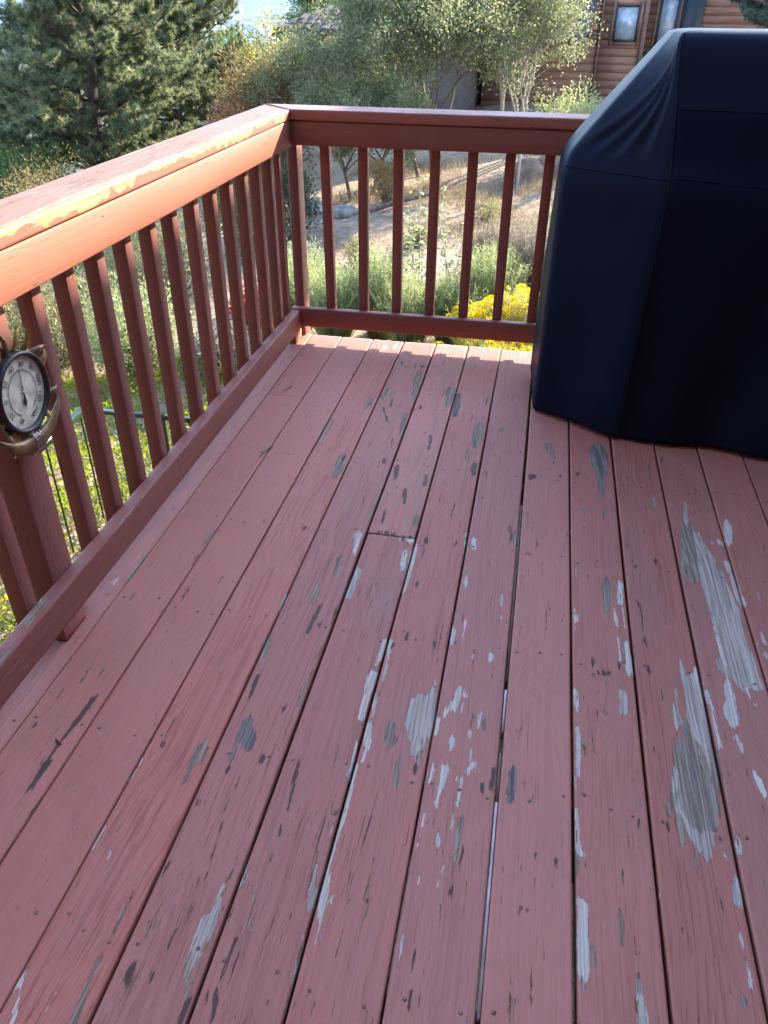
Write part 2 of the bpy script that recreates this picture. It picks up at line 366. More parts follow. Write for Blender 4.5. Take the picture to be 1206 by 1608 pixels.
# ------------------------------------------------------------------ wear data (deck coordinates, metres): type x1 y1 half-width1 x2 y2 half-width2
WEAR = """
g 0.551 -0.348 0.0143 0.572 -0.575 0.0113
g 0.414 -0.630 0.0112 0.400 -0.696 0.0066
g 0.458 -0.543 0.0137 0.448 -0.590 0.0090
g 0.302 -0.837 0.0093 0.303 -0.976 0.0065
g 0.405 -1.100 0.0175 0.412 -1.178 0.0152
d 0.407 -1.083 0.0070 0.407 -1.083 0.0070
g 0.699 -0.481 0.0161 0.701 -0.612 0.0089
b 0.733 -0.519 0.0113 0.741 -0.685 0.0095
g 0.838 -0.782 0.0189 0.835 -0.883 0.0163
g 0.555 -0.725 0.0086 0.569 -0.857 0.0075
d 0.674 -0.872 0.0058 0.682 -0.958 0.0056
d 0.597 -1.108 0.0065 0.603 -1.184 0.0064
d 0.648 -1.249 0.0062 0.656 -1.317 0.0061
g 0.697 -1.150 0.0060 0.701 -1.194 0.0059
g 0.588 -1.290 0.0051 0.566 -1.403 0.0056
d 0.606 -1.381 0.0032 0.608 -1.433 0.0031
g 0.705 -1.394 0.0069 0.707 -1.419 0.0069
w 0.555 -1.518 0.0094 0.563 -1.599 0.0039
m 0.590 -1.691 0.0125 0.587 -1.764 0.0137
g 0.532 -1.639 0.0071 0.536 -1.697 0.0069
w 0.701 -1.576 0.0072 0.706 -1.630 0.0070
w 0.725 -1.542 0.0085 0.727 -1.730 0.0061
w 0.678 -1.505 0.0053 0.712 -1.504 0.0053
d 0.686 -1.509 0.0067 0.686 -1.509 0.0067
d 0.609 -1.489 0.0034 0.658 -1.491 0.0034
d 0.583 -1.498 0.0017 0.707 -1.494 0.0017
d 0.846 -1.041 0.0085 0.847 -1.096 0.0084
g 0.814 -0.965 0.0072 0.818 -0.998 0.0071
w 0.883 -1.469 0.0067 0.887 -1.498 0.0066
g 0.983 -1.394 0.0055 1.004 -1.462 0.0053
w 0.876 -1.612 0.0029 0.880 -1.674 0.0028
w 0.361 -0.084 0.0123 0.361 -0.084 0.0123
w 0.405 -0.032 0.0062 0.402 -0.084 0.0062
d 1.030 -1.073 0.0046 1.046 -1.078 0.0045
g 0.911 -0.962 0.0071 0.911 -0.962 0.0071
g 0.922 -0.764 0.0084 0.922 -0.764 0.0084
w 0.860 -1.444 0.0020 0.863 -1.537 0.0020
d 0.486 -0.538 0.0037 0.489 -0.656 0.0035
d 0.466 -0.682 0.0035 0.506 -0.794 0.0034
d 0.546 -0.916 0.0029 0.554 -0.985 0.0028
d 0.607 -0.652 0.0079 0.607 -0.652 0.0079
d 0.463 -0.240 0.0059 0.463 -0.240 0.0059
d 0.552 -0.260 0.0068 0.552 -0.260 0.0068
d 0.547 -1.078 0.0070 0.547 -1.078 0.0070
d 0.397 -1.508 0.0048 0.397 -1.508 0.0048
d 0.750 -1.502 0.0060 0.750 -1.502 0.0060
d 0.838 -1.494 0.0040 0.838 -1.494 0.0040
b 1.254 -0.878 0.0317 1.258 -1.002 0.0215
b 1.256 -1.003 0.0159 1.256 -1.163 0.0033
g 1.084 -0.860 0.0102 1.091 -0.897 0.0101
g 1.410 -1.144 0.0066 1.407 -1.170 0.0065
m 1.504 -1.137 0.0026 1.495 -1.259 0.0094
g 1.495 -1.282 0.0174 1.480 -1.494 0.0247
m 1.514 -1.322 0.0122 1.529 -1.503 0.0286
m 1.526 -1.465 0.0319 1.540 -1.645 0.0378
m 1.537 -1.611 0.0356 1.544 -1.833 0.0373
w 1.524 -1.614 0.0137 1.511 -1.854 0.0099
w 1.583 -1.511 0.0096 1.590 -1.609 0.0093
m 1.548 -1.832 0.0299 1.569 -1.898 0.0121
m 1.506 -1.855 0.0148 1.540 -1.931 0.0033
w 1.616 -1.246 0.0109 1.601 -1.331 0.0106
w 1.580 -1.444 0.0070 1.577 -1.479 0.0069
w 1.558 -1.346 0.0024 1.558 -1.346 0.0024
w 1.574 -1.339 0.0042 1.574 -1.339 0.0042
w 1.585 -1.346 0.0036 1.585 -1.346 0.0036
g 1.251 -1.597 0.0112 1.247 -1.696 0.0102
w 1.287 -1.590 0.0062 1.283 -1.663 0.0076
w 1.265 -1.697 0.0032 1.267 -1.758 0.0031
w 1.286 -1.696 0.0030 1.288 -1.762 0.0029
w 1.286 -1.825 0.0056 1.289 -1.906 0.0108
w 1.269 -1.813 0.0018 1.270 -1.888 0.0017
w 1.169 -1.703 0.0032 1.169 -1.762 0.0032
w 1.169 -1.548 0.0026 1.169 -1.577 0.0026
w 1.160 -1.367 0.0028 1.160 -1.367 0.0028
w 1.166 -1.795 0.0018 1.166 -1.795 0.0018
m 1.406 -1.868 0.0059 1.415 -1.969 0.0142
w 1.440 -1.893 0.0061 1.444 -1.956 0.0071
w 1.506 -1.917 0.0072 1.500 -1.952 0.0071
d 1.327 -1.654 0.0014 1.334 -1.823 0.0013
d 1.217 -1.938 0.0015 1.246 -1.935 0.0015
d 1.032 -1.077 0.0089 1.032 -1.077 0.0089
d 1.125 -1.058 0.0048 1.125 -1.058 0.0048
d 1.180 -1.032 0.0069 1.180 -1.032 0.0069
d 1.462 -0.880 0.0071 1.462 -0.880 0.0071
d 1.039 -1.509 0.0035 1.039 -1.509 0.0035
g 1.638 -1.564 0.0044 1.637 -1.582 0.0044
w 1.614 -1.728 0.0031 1.619 -1.766 0.0031
w 1.609 -1.805 0.0050 1.609 -1.805 0.0050
w 1.598 -1.762 0.0041 1.598 -1.762 0.0041
d 1.206 -1.901 0.0035 1.206 -1.901 0.0035
d 1.332 -1.907 0.0044 1.332 -1.907 0.0044
d 1.267 -1.907 0.0034 1.267 -1.907 0.0034
g 1.199 -1.249 0.0045 1.199 -1.249 0.0045
g 1.266 -1.247 0.0038 1.266 -1.247 0.0038
g 1.106 -0.932 0.0050 1.106 -0.932 0.0050
d 1.332 -1.505 0.0041 1.332 -1.505 0.0041
d 1.387 -1.469 0.0041 1.387 -1.469 0.0041
d 0.120 -2.237 0.0048 0.114 -2.312 0.0065
d 0.112 -2.319 0.0041 0.108 -2.391 0.0040
m 0.109 -2.414 0.0062 0.116 -2.445 0.0048
d 0.111 -2.424 0.0087 0.110 -2.478 0.0047
w 0.295 -2.368 0.0027 0.294 -2.421 0.0022
w 0.291 -2.416 0.0022 0.292 -2.473 0.0010
w 0.296 -2.531 0.0051 0.294 -2.573 0.0032
w 0.329 -2.573 0.0026 0.332 -2.590 0.0025
g 0.405 -2.309 0.0063 0.419 -2.352 0.0044
g 0.396 -2.328 0.0054 0.403 -2.409 0.0026
b 0.475 -2.253 0.0129 0.495 -2.291 0.0095
b 0.468 -2.281 0.0055 0.471 -2.330 0.0058
d 0.475 -2.360 0.0035 0.475 -2.360 0.0035
m 0.553 -2.604 0.0026 0.555 -2.671 0.0102
m 0.548 -2.672 0.0116 0.551 -2.727 0.0095
g 0.547 -2.727 0.0084 0.560 -2.779 0.0027
g 0.398 -2.667 0.0022 0.406 -2.711 0.0016
g 0.405 -2.752 0.0028 0.403 -2.790 0.0024
g 0.403 -2.790 0.0034 0.408 -2.847 0.0056
w 0.362 -2.805 0.0015 0.359 -2.838 0.0015
w 0.300 -2.810 0.0014 0.318 -2.862 0.0030
w 0.295 -2.801 0.0010 0.293 -2.841 0.0010
d 0.494 -2.727 0.0012 0.489 -2.783 0.0012
d 0.496 -2.761 0.0045 0.496 -2.761 0.0045
d 0.459 -2.762 0.0038 0.459 -2.762 0.0038
d 0.504 -2.688 0.0009 0.502 -2.711 0.0009
m 0.580 -2.552 0.0043 0.585 -2.585 0.0042
g 0.609 -2.589 0.0027 0.622 -2.661 0.0025
d 0.605 -2.680 0.0013 0.605 -2.740 0.0012
d 0.618 -2.695 0.0011 0.622 -2.796 0.0010
d 0.604 -2.767 0.0031 0.612 -2.798 0.0030
d 0.592 -2.769 0.0024 0.594 -2.779 0.0024
d 0.567 -2.788 0.0027 0.566 -2.816 0.0026
d 0.444 -2.445 0.0034 0.444 -2.445 0.0034
w 0.571 -2.527 0.0016 0.571 -2.527 0.0016
d 0.034 -2.335 0.0023 0.034 -2.335 0.0023
d 0.321 -2.330 0.0031 0.321 -2.330 0.0031
d 0.322 -2.770 0.0028 0.322 -2.770 0.0028
d 0.448 -2.570 0.0012 0.439 -2.589 0.0012
d 0.508 -2.484 0.0010 0.517 -2.586 0.0010
d 0.506 -2.588 0.0012 0.508 -2.633 0.0011
w 0.723 -2.106 0.0048 0.732 -2.163 0.0028
w 0.728 -2.202 0.0079 0.738 -2.248 0.0063
w 0.735 -2.266 0.0034 0.736 -2.283 0.0033
w 0.713 -2.253 0.0027 0.718 -2.325 0.0039
w 0.723 -2.308 0.0061 0.727 -2.441 0.0049
w 0.725 -2.432 0.0053 0.727 -2.523 0.0039
w 0.723 -2.524 0.0066 0.732 -2.589 0.0090
w 0.744 -2.583 0.0060 0.744 -2.583 0.0060
w 0.732 -2.589 0.0082 0.738 -2.663 0.0029
m 0.705 -2.532 0.0019 0.710 -2.597 0.0078
w 0.711 -2.453 0.0014 0.713 -2.497 0.0014
w 0.713 -2.647 0.0014 0.715 -2.680 0.0014
w 0.715 -2.694 0.0023 0.716 -2.722 0.0022
w 0.715 -2.725 0.0019 0.718 -2.783 0.0018
m 0.850 -2.087 0.0107 0.845 -2.154 0.0258
m 0.832 -2.150 0.0306 0.840 -2.216 0.0173
g 0.842 -2.215 0.0137 0.851 -2.277 0.0018
m 0.816 -2.166 0.0098 0.816 -2.166 0.0098
g 0.776 -2.199 0.0102 0.781 -2.224 0.0100
g 0.809 -2.282 0.0066 0.812 -2.333 0.0043
w 0.909 -2.062 0.0083 0.902 -2.104 0.0067
w 0.897 -2.105 0.0067 0.884 -2.136 0.0028
w 0.872 -2.158 0.0056 0.873 -2.185 0.0055
w 0.922 -2.066 0.0034 0.922 -2.066 0.0034
w 0.918 -2.094 0.0017 0.917 -2.114 0.0017
w 0.907 -2.199 0.0050 0.908 -2.217 0.0050
w 0.950 -2.217 0.0029 0.950 -2.235 0.0029
w 0.963 -2.111 0.0026 0.959 -2.146 0.0026
g 0.971 -2.144 0.0056 0.971 -2.144 0.0056
w 0.943 -2.177 0.0039 0.943 -2.177 0.0039
w 0.960 -2.252 0.0038 0.946 -2.272 0.0031
w 0.879 -2.274 0.0042 0.877 -2.307 0.0026
w 0.904 -2.277 0.0083 0.902 -2.315 0.0056
w 0.898 -2.321 0.0051 0.895 -2.358 0.0029
w 0.941 -2.292 0.0020 0.935 -2.350 0.0019
w 0.929 -2.294 0.0017 0.929 -2.294 0.0017
w 0.932 -2.385 0.0019 0.932 -2.405 0.0018
w 0.921 -2.363 0.0019 0.921 -2.363 0.0019
w 0.879 -2.396 0.0027 0.878 -2.432 0.0018
w 0.874 -2.449 0.0012 0.876 -2.471 0.0012
w 0.909 -2.435 0.0050 0.909 -2.435 0.0050
g 0.948 -2.390 0.0035 0.942 -2.436 0.0034
g 0.942 -2.436 0.0030 0.941 -2.463 0.0030
w 0.928 -2.483 0.0016 0.925 -2.497 0.0016
w 0.888 -2.520 0.0029 0.888 -2.520 0.0029
w 0.921 -2.521 0.0029 0.921 -2.521 0.0029
d 0.958 -2.448 0.0014 0.952 -2.483 0.0014
b 1.036 -2.259 0.0088 1.037 -2.320 0.0068
d 0.980 -2.308 0.0043 0.980 -2.308 0.0043
d 1.000 -2.264 0.0037 0.999 -2.307 0.0036
d 0.537 -2.187 0.0038 0.537 -2.187 0.0038
d 0.532 -2.324 0.0040 0.532 -2.324 0.0040
d 0.606 -2.303 0.0018 0.620 -2.428 0.0017
d 0.617 -2.372 0.0015 0.618 -2.428 0.0015
d 0.612 -2.454 0.0010 0.620 -2.481 0.0010
d 0.843 -2.289 0.0031 0.843 -2.289 0.0031
d 0.944 -2.533 0.0027 0.944 -2.533 0.0027
d 0.902 -2.708 0.0010 0.903 -2.731 0.0010
d 0.897 -2.640 0.0016 0.897 -2.665 0.0016
d 0.683 -2.626 0.0026 0.683 -2.626 0.0026
d 0.688 -2.762 0.0024 0.688 -2.762 0.0024
w 0.876 -2.630 0.0009 0.878 -2.651 0.0009
w 1.165 -2.011 0.0049 1.167 -2.070 0.0048
w 1.166 -2.114 0.0044 1.167 -2.236 0.0035
g 1.175 -2.149 0.0027 1.175 -2.149 0.0027
w 1.162 -2.242 0.0017 1.162 -2.269 0.0017
w 1.163 -2.325 0.0027 1.168 -2.413 0.0060
g 1.164 -2.419 0.0048 1.162 -2.454 0.0017
w 1.161 -2.504 0.0019 1.163 -2.520 0.0019
w 1.170 -2.518 0.0093 1.170 -2.615 0.0091
g 1.185 -2.583 0.0036 1.186 -2.598 0.0035
g 1.169 -2.622 0.0026 1.168 -2.639 0.0026
m 1.268 -2.004 0.0083 1.267 -2.043 0.0067
g 1.226 -2.059 0.0033 1.226 -2.059 0.0033
g 1.234 -2.525 0.0044 1.234 -2.559 0.0029
g 1.257 -2.627 0.0034 1.257 -2.642 0.0034
m 1.258 -2.642 0.0044 1.257 -2.681 0.0066
m 1.386 -1.960 0.0049 1.380 -2.059 0.0070
m 1.427 -1.944 0.0198 1.420 -2.063 0.0243
g 1.401 -2.067 0.0117 1.403 -2.155 0.0313
m 1.434 -2.061 0.0093 1.426 -2.151 0.0134
g 1.382 -2.154 0.0224 1.392 -2.239 0.0419
g 1.358 -2.245 0.0120 1.335 -2.283 0.0025
m 1.380 -2.241 0.0342 1.391 -2.309 0.0259
g 1.359 -2.305 0.0083 1.352 -2.354 0.0016
m 1.403 -2.306 0.0136 1.397 -2.363 0.0092
m 1.397 -2.363 0.0028 1.395 -2.391 0.0008
g 1.442 -2.131 0.0108 1.438 -2.187 0.0105
g 1.376 -2.361 0.0048 1.370 -2.409 0.0023
w 1.456 -1.952 0.0032 1.459 -2.104 0.0046
w 1.508 -1.942 0.0069 1.497 -2.010 0.0162
w 1.544 -1.928 0.0020 1.552 -1.973 0.0019
w 1.496 -2.079 0.0055 1.502 -2.098 0.0055
w 1.516 -2.171 0.0048 1.526 -2.209 0.0047
g 1.524 -2.207 0.0030 1.524 -2.207 0.0030
w 1.444 -2.336 0.0026 1.442 -2.350 0.0026
w 1.457 -2.329 0.0022 1.454 -2.352 0.0022
w 1.429 -2.369 0.0030 1.429 -2.369 0.0030
m 1.432 -2.396 0.0029 1.434 -2.442 0.0084
w 1.444 -2.402 0.0054 1.442 -2.436 0.0053
w 1.428 -2.517 0.0024 1.430 -2.528 0.0023
w 1.435 -2.527 0.0009 1.429 -2.595 0.0009
b 1.415 -2.618 0.0041 1.415 -2.618 0.0041
d 1.331 -2.325 0.0033 1.331 -2.325 0.0033
w 1.302 -2.464 0.0025 1.302 -2.464 0.0025
d 1.262 -2.472 0.0006 1.260 -2.615 0.0005
d 1.323 -2.143 0.0027 1.323 -2.143 0.0027
d 1.279 -2.322 0.0025 1.279 -2.322 0.0025
d 1.180 -2.326 0.0025 1.180 -2.326 0.0025
d 1.123 -2.438 0.0028 1.123 -2.438 0.0028
d 1.089 -2.431 0.0020 1.089 -2.431 0.0020
d 1.060 -2.540 0.0013 1.081 -2.538 0.0013
d 1.240 -2.605 0.0016 1.240 -2.605 0.0016
d 1.347 -2.553 0.0013 1.347 -2.553 0.0013
d 1.196 -2.657 0.0012 1.196 -2.657 0.0012
d 1.211 -2.674 0.0020 1.211 -2.674 0.0020
d 1.368 -2.495 0.0022 1.368 -2.495 0.0022
d 1.333 -2.525 0.0016 1.333 -2.525 0.0016
d 1.089 -2.685 0.0010 1.089 -2.685 0.0010
d 1.424 -2.331 0.0020 1.424 -2.331 0.0020
g 0.529 -1.637 0.0088 0.535 -1.689 0.0086
g 0.498 -1.767 0.0066 0.504 -1.814 0.0065
d 0.526 -1.838 0.0046 0.523 -1.928 0.0045
d 0.541 -1.907 0.0056 0.541 -1.907 0.0056
g 0.436 -1.988 0.0104 0.445 -2.050 0.0043
d 0.451 -2.110 0.0052 0.454 -2.160 0.0051
d 0.483 -2.114 0.0028 0.483 -2.114 0.0028
d 0.537 -2.184 0.0050 0.537 -2.184 0.0050
g 0.564 -2.123 0.0051 0.569 -2.158 0.0050
w 0.713 -1.944 0.0074 0.709 -2.012 0.0050
w 0.728 -1.933 0.0041 0.733 -2.060 0.0034
w 0.707 -2.054 0.0104 0.707 -2.174 0.0059
d 0.833 -1.920 0.0071 0.833 -1.920 0.0071
d 0.763 -1.909 0.0044 0.763 -1.909 0.0044
w 0.968 -1.937 0.0075 0.968 -1.937 0.0075
w 0.985 -1.905 0.0038 0.985 -1.905 0.0038
w 0.925 -1.945 0.0024 0.925 -1.945 0.0024
w 0.875 -1.620 0.0028 0.884 -1.679 0.0027
w 0.899 -1.826 0.0028 0.895 -1.899 0.0028
w 0.871 -1.862 0.0053 0.871 -1.900 0.0052
w 0.863 -1.779 0.0020 0.863 -1.867 0.0020
w 0.886 -1.474 0.0059 0.889 -1.502 0.0058
m 0.978 -1.709 0.0039 0.980 -1.737 0.0038
m 0.986 -1.790 0.0031 0.986 -1.790 0.0031
w 0.853 -2.044 0.0034 0.853 -2.044 0.0034
d 0.756 -1.700 0.0042 0.756 -1.700 0.0042
d 0.534 -2.321 0.0046 0.534 -2.321 0.0046
d 0.394 -1.510 0.0046 0.394 -1.510 0.0046
d 0.991 -1.405 0.0033 0.985 -1.466 0.0033
g 0.140 -1.578 0.0037 0.137 -1.635 0.0041
g 0.140 -1.701 0.0023 0.141 -1.744 0.0022
d 0.148 -1.062 0.0050 0.131 -1.131 0.0049
g -0.003 -1.730 0.0055 -0.002 -1.827 0.0048
w -0.031 -1.848 0.0048 -0.031 -1.848 0.0048
w 0.429 -1.813 0.0031 0.430 -1.865 0.0030
w 0.293 -1.542 0.0018 0.293 -1.542 0.0018
d 0.073 -0.566 0.0036 0.052 -0.623 0.0035
d 0.396 -1.511 0.0034 0.396 -1.511 0.0034
d 0.264 -1.494 0.0019 0.264 -1.494 0.0019
"""
TONE = {'g': 0.28, 'm': 0.62, 'w': 1.0, 'b': 0.0, 'd': 0.0}
wear = []
for ln in WEAR.strip().split('\n'):
    t = ln.split(); wear.append((t[0],)+tuple(map(float, t[1:])))
WA = np.array([w[1:] for w in wear])

def wear_fields(X, Y, unit_=0.0045, ky=0.42):
    """signed depth inside the chipped areas, and how pale the wood is"""
    bare = np.full(X.shape, -1.0); tone = np.zeros(X.shape); dark = np.full(X.shape, -1.0)
    x0, x1, y0, y1 = X.min()-.05, X.max()+.05, Y.min()-.1, Y.max()+.1
    for w in wear:
        t, ax, ay, ra, bx, by, rb = w
        if max(ax, bx)+ra+rb < x0 or min(ax, bx)-ra-rb > x1 or max(ay, by) < y0 or min(ay, by) > y1: continue
        m = (Y > min(ay, by)-0.15) & (Y < max(ay, by)+0.15)
        if not m.any(): continue
        xs, ys = X[m], Y[m]*ky
        dx, dy = bx-ax, (by-ay)*ky; L = dx*dx+dy*dy
        u = np.clip(((xs-ax)*dx+(ys-ay*ky)*dy)/L, 0, 1) if L > 1e-9 else np.zeros(xs.shape)
        d = np.hypot(xs-ax-u*dx, ys-ay*ky-u*dy)
        f = np.clip((ra+(rb-ra)*u-d)/unit_, -1, 1.6)
        if t == 'd':
            dark[m] = np.maximum(dark[m], f)
        else:
            c = bare[m]; up_ = f > c
            tn = tone[m]; tn[up_] = TONE[t]; tone[m] = tn
            bare[m] = np.maximum(c, f)
    return bare, tone, dark

# ------------------------------------------------------------------ deck: boards, joists, nails
PIT = 0.1445
SOFF = [2.8, .8, 1.06, -1.76, -.97, -2.0, -1.86, -1.0, 0, -.9, 1.2, 1.7, 1.1]
GAP = {-1: 4, 0: 4, 1: 2.6, 2: 4.5, 3: 4.5, 4: 6.5, 5: 5, 6: 4.5, 7: 8, 8: 5.5, 9: 6, 10: 5.5, 11: 4.5, 12: 5}
def seam_x(k): return k*PIT+(SOFF[k]/1000 if 0 <= k < len(SOFF) else 0)
deck = thing('deck', None, None, (0, 0, 0), kind='structure')
DECK_BACK = -4.7

def deck_board(k, y0, y1, fine, grain, flake, hue):
    x0 = seam_x(k-1)+GAP.get(k-1, 5)/2000; x1 = seam_x(k)-GAP.get(k, 5)/2000
    W = x1-x0
    step = 0.0026 if fine else 0.02
    inner = np.linspace(0.004, W-0.004, max(4, int(W/step)))
    prof = [(0, -.036), (0, -.006), (.0004, -.0025), (.0015, -.0008)]
    prof += [(t, 0.0) for t in inner]
    prof += [(W-.0015, -.0008), (W-.0004, -.0025), (W, -.006), (W, -.036)]
    prof = np.array(prof); n = len(prof)
    ys = []
    y = y1
    while y > y0+1e-6:
        ys.append(y); y -= (0.009 if fine and y > -3.05 else 0.12)
    ys.append(y0); ys = np.array(ys)
    cup = rng.uniform(-0.0016, 0.0003); lift = rng.uniform(-0.0009, 0.0009); ph = rng.uniform(0, 6)
    Xl = np.tile(prof[:, 0], (len(ys), 1)); Z = np.tile(prof[:, 1], (len(ys), 1)); Yg = np.repeat(ys[:, None], n, 1)
    s = 2*Xl/W-1
    Z = Z+cup*s*s*-1+lift+0.0006*np.sin(Yg*2.1+ph)
    X = x0+Xl+0.0005*np.sin(Yg*2.7+ph)+0.0003*np.sin(Yg*9+ph*2)
    Yj = Yg.copy(); Yj[0] += 0.0012*np.sin(Xl[0]*140+ph); 
    bare, tone, dark = wear_fields(X.ravel(), Yg.ravel())
    V = np.stack([X.ravel(), Yj.ravel(), Z.ravel()], 1)
    idx = np.arange(len(ys)*n).reshape(len(ys), n)
    a = idx[:-1, :-1]; b = idx[:-1, 1:]; c = idx[1:, 1:]; d = idx[1:, :-1]
    F = np.stack([a.ravel(), d.ravel(), c.ravel(), b.ravel()], 1)
    bot = np.stack([idx[:-1, 0], idx[:-1, -1], idx[1:, -1], idx[1:, 0]], 1)
    gp = np.stack([Xl.ravel(), Yg.ravel(), Z.ravel()], 1)+rng.uniform(0, 60, 3)
    o = mesh_np('board', V, [F, bot, idx[0][None], idx[-1][::-1][None]], M_PAINT, deck,
                {'gp': gp, 'bare': bare, 'tone': tone, 'dark': dark, 'raw': np.full(len(V), -1.0)}, False, ((x0+x1)/2, y1, -0.036))
    o['grain'] = grain; o['flake'] = flake; o['hue'] = hue
    # nails: two or three small sunk heads over every joist
    nv, nf, cnt = [], [], 0
    an = np.arange(8)*math.pi/4
    for j in JOISTS:
        if not (y0+0.01 < j < y1-0.01) or j < -3.0: continue
        for q in (0.16, 0.84) if rng.random() < 0.7 else (0.14, 0.5, 0.86):
            cx = x0+W*q+rng.normal()*0.006; cy = j+rng.normal()*0.011
            s_ = 2*(cx-x0)/W-1; cz = lift-cup*s_*s_+0.0006*math.sin(cy*2.1+ph)
            r = rng.uniform(0.0026, 0.0038)
            ring1 = np.stack([cx+r*1.25*np.cos(an), cy+r*1.25*np.sin(an), np.full(8, cz+0.00005)], 1)
            ring2 = np.stack([cx+r*np.cos(an), cy+r*np.sin(an), np.full(8, cz+rng.uniform(0.0004, 0.0011))], 1)
            mid = np.array([[cx, cy, cz+0.0004]])
            nv += [ring1, ring2, mid]
            for i in range(8):
                i2 = (i+1) % 8
                nf += [(cnt+i, cnt+i2, cnt+8+i2), (cnt+i, cnt+8+i2, cnt+8+i), (cnt+8+i, cnt+8+i2, cnt+16)]
            cnt += 17
    if nv:
        no = mesh_np('nail_heads', np.concatenate(nv), np.array(nf), M_NAIL, o, None, True, (x0, y1, 0))
        no['kind'] = 'stuff'
    return o

JOISTS = [-0.055]+[-0.255-0.4064*i for i in range(11)]
JOISTS = [-0.05, -0.254, -0.661, -1.085, -1.498, -1.905, -2.31, -2.716, -3.12]
spec = {0: (.35, .4, .1), 1: (.2, .3, .1), 2: (.08, .15, .2), 3: (.85, .55, .15), 4: (.6, .85, .2), 5: (.55, .85, .15), 6: (.45, .8, .2),
        7: (.4, .8, .25), 8: (.2, .3, .3), 9: (.45, .5, .3), 10: (.65, .55, .4), 11: (.4, .45, .45), 12: (.35, .5, .45), 13: (.3, .5, .5)}
for k in range(0, 22):
    gr, flk, hu = spec.get(k, (.3, .3, .4))
    cuts = {5: [-1.498], 1: [-0.661], }.get(k, [])
    ends = [0.0]+cuts+[DECK_BACK]
    for i in range(len(ends)-1):
        deck_board(k, ends[i+1]+(0.001 if i < len(cuts) else 0), ends[i]-(0.0022 if i else 0)+(rng.uniform(-.004, .004) if i == 0 else 0),
                   k <= 13, gr, flk+(0.15 if i else 0), hu)
for j in JOISTS+[-3.53, -3.94, -4.35]:
    V, F = box_arr(-0.10, 3.0, j-0.019, j+0.019, -0.225, -0.040)
    mesh_np('joist', V, F, M_DARKWOOD, deck, None, False, (1.4, j, -0.225))
# strips added in the widest gap: pale for light from below, brown for beams
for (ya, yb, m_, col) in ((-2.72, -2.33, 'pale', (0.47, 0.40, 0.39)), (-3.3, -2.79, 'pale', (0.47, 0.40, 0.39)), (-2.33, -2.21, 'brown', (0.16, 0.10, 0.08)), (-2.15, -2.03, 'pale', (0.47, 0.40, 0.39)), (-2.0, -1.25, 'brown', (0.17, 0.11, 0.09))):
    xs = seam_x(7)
    mm = bpy.data.materials.get('gap_view_strip_'+m_) or simple('gap_view_strip_'+m_, col, 0.7, 0.25, 90, bump=0.0006, var=(1, .2, 1))
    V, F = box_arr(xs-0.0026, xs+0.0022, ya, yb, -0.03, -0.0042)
    mesh_np('gap_view_strip', V, F, mm, deck, None, False, (xs, yb, -0.03))

# ------------------------------------------------------------------ railings
def no_wear(V):
    n = len(V); m = np.full(n, -1.0)
    return {'bare': m, 'tone': np.zeros(n), 'dark': m, 'raw': m}
def nz(x, s, seed=0):
    """cheap smooth 1-D noise"""
    x = np.asarray(x)*s+seed*17.3
    return (np.sin(x)+0.6*np.sin(x*2.3+1.1)+0.4*np.sin(x*4.9+2.3)+0.25*np.sin(x*9.7+.4))/2.25

left = thing('deck_railing', 'sunlit red railing along the left side of the deck with worn yellow cap edge', 'railing', (-0.1, -2.0, 0), 'deck railings')
back = thing('deck_railing', 'shaded red railing across the far end of the deck, behind the covered grill', 'railing', (1.2, 0, 0), 'deck railings')

def cap_left_wear(V):
    n = len(V); y = V[:, 1]; x = V[:, 0]; z = V[:, 2]
    top = z > 0.925
    # raw wood runs along the inner top edge, lapping down the face in scallops
    depth = 0.003+0.006*nz(y, 9, 1)+0.003*nz(y, 37, 4)
    for yc, wy, dp in ((-2.02, .05, .014), (-1.93, .04, .010), (-1.74, .09, .018), (-1.60, .055, .024), (-1.45, .045, .020), (-1.22, .06, .010), (-.97, .09, .012), (-.74, .10, .020), (-.58, .06, .025), (-.40, .05, .008), (-.19, .05, .027), (-2.3, .1, .02)):
        depth = depth+1.12*dp*np.clip(1.35-((y-yc)/(wy*1.2))**2, 0, 1)**.6*(1+.25*np.sin(y*90+yc*7))
    rd = (0.926-z); facein = x > -0.031
    raw = np.where(facein, (depth-rd)/0.006, -1.0)
    wtop = 0.006+0.008*np.clip(0.3+nz(y, 5, 4), 0, 1.2)
    raw = np.where(top, (wtop-(-0.028-x))/0.008, raw)
    # grey-white weathering behind that edge and at the outer edge
    bare = np.where(top, np.maximum((0.012+0.012*nz(y, 6, 5)-np.abs(-0.040-x))/0.008, (0.010+0.006*nz(y, 7, 6)-(x+0.182))/0.006), -1.0)
    dk = np.full(n, -1.0)
    midw = np.where(top & (x < -.045) & (x > -.165), -0.35+0.5*nz(y, 2.1, 9)+0.3*nz(x, 60, 3)+0.25*nz(y, 11, 12), -1.0)
    tone = np.where(midw > bare, 0.15, 0.5); bare = np.maximum(bare, midw)
    return {'bare': np.clip(bare, -1, 1.2), 'tone': tone, 'dark': dk, 'raw': np.clip(raw, -1, 1.2)}
def mitre_left(V):
    V = V.copy(); m = V[:, 1] > -0.12
    V[m, 1] = V[m, 1]+(-0.028-V[m, 0])/0.154*0.151*((V[m, 1]+0.12)/0.054)
    return V
def mitre_back(V):
    V = V.copy(); m = V[:, 0] < 0.05
    V[m, 0] = V[m, 0]-(V[m, 1]+0.066)/0.151*0.154*((0.05-V[m, 0])/0.078)
    return V
beam('cap_board', 'y', -4.7, -0.066, -0.182, -0.028, 0.890, 0.926, M_PAINT, left, 0.006, nseg=900, du=0.004, seg=3,
     wear=cap_left_wear, shape=mitre_left, props={'grain': .35, 'flake': .35, 'hue': .75})
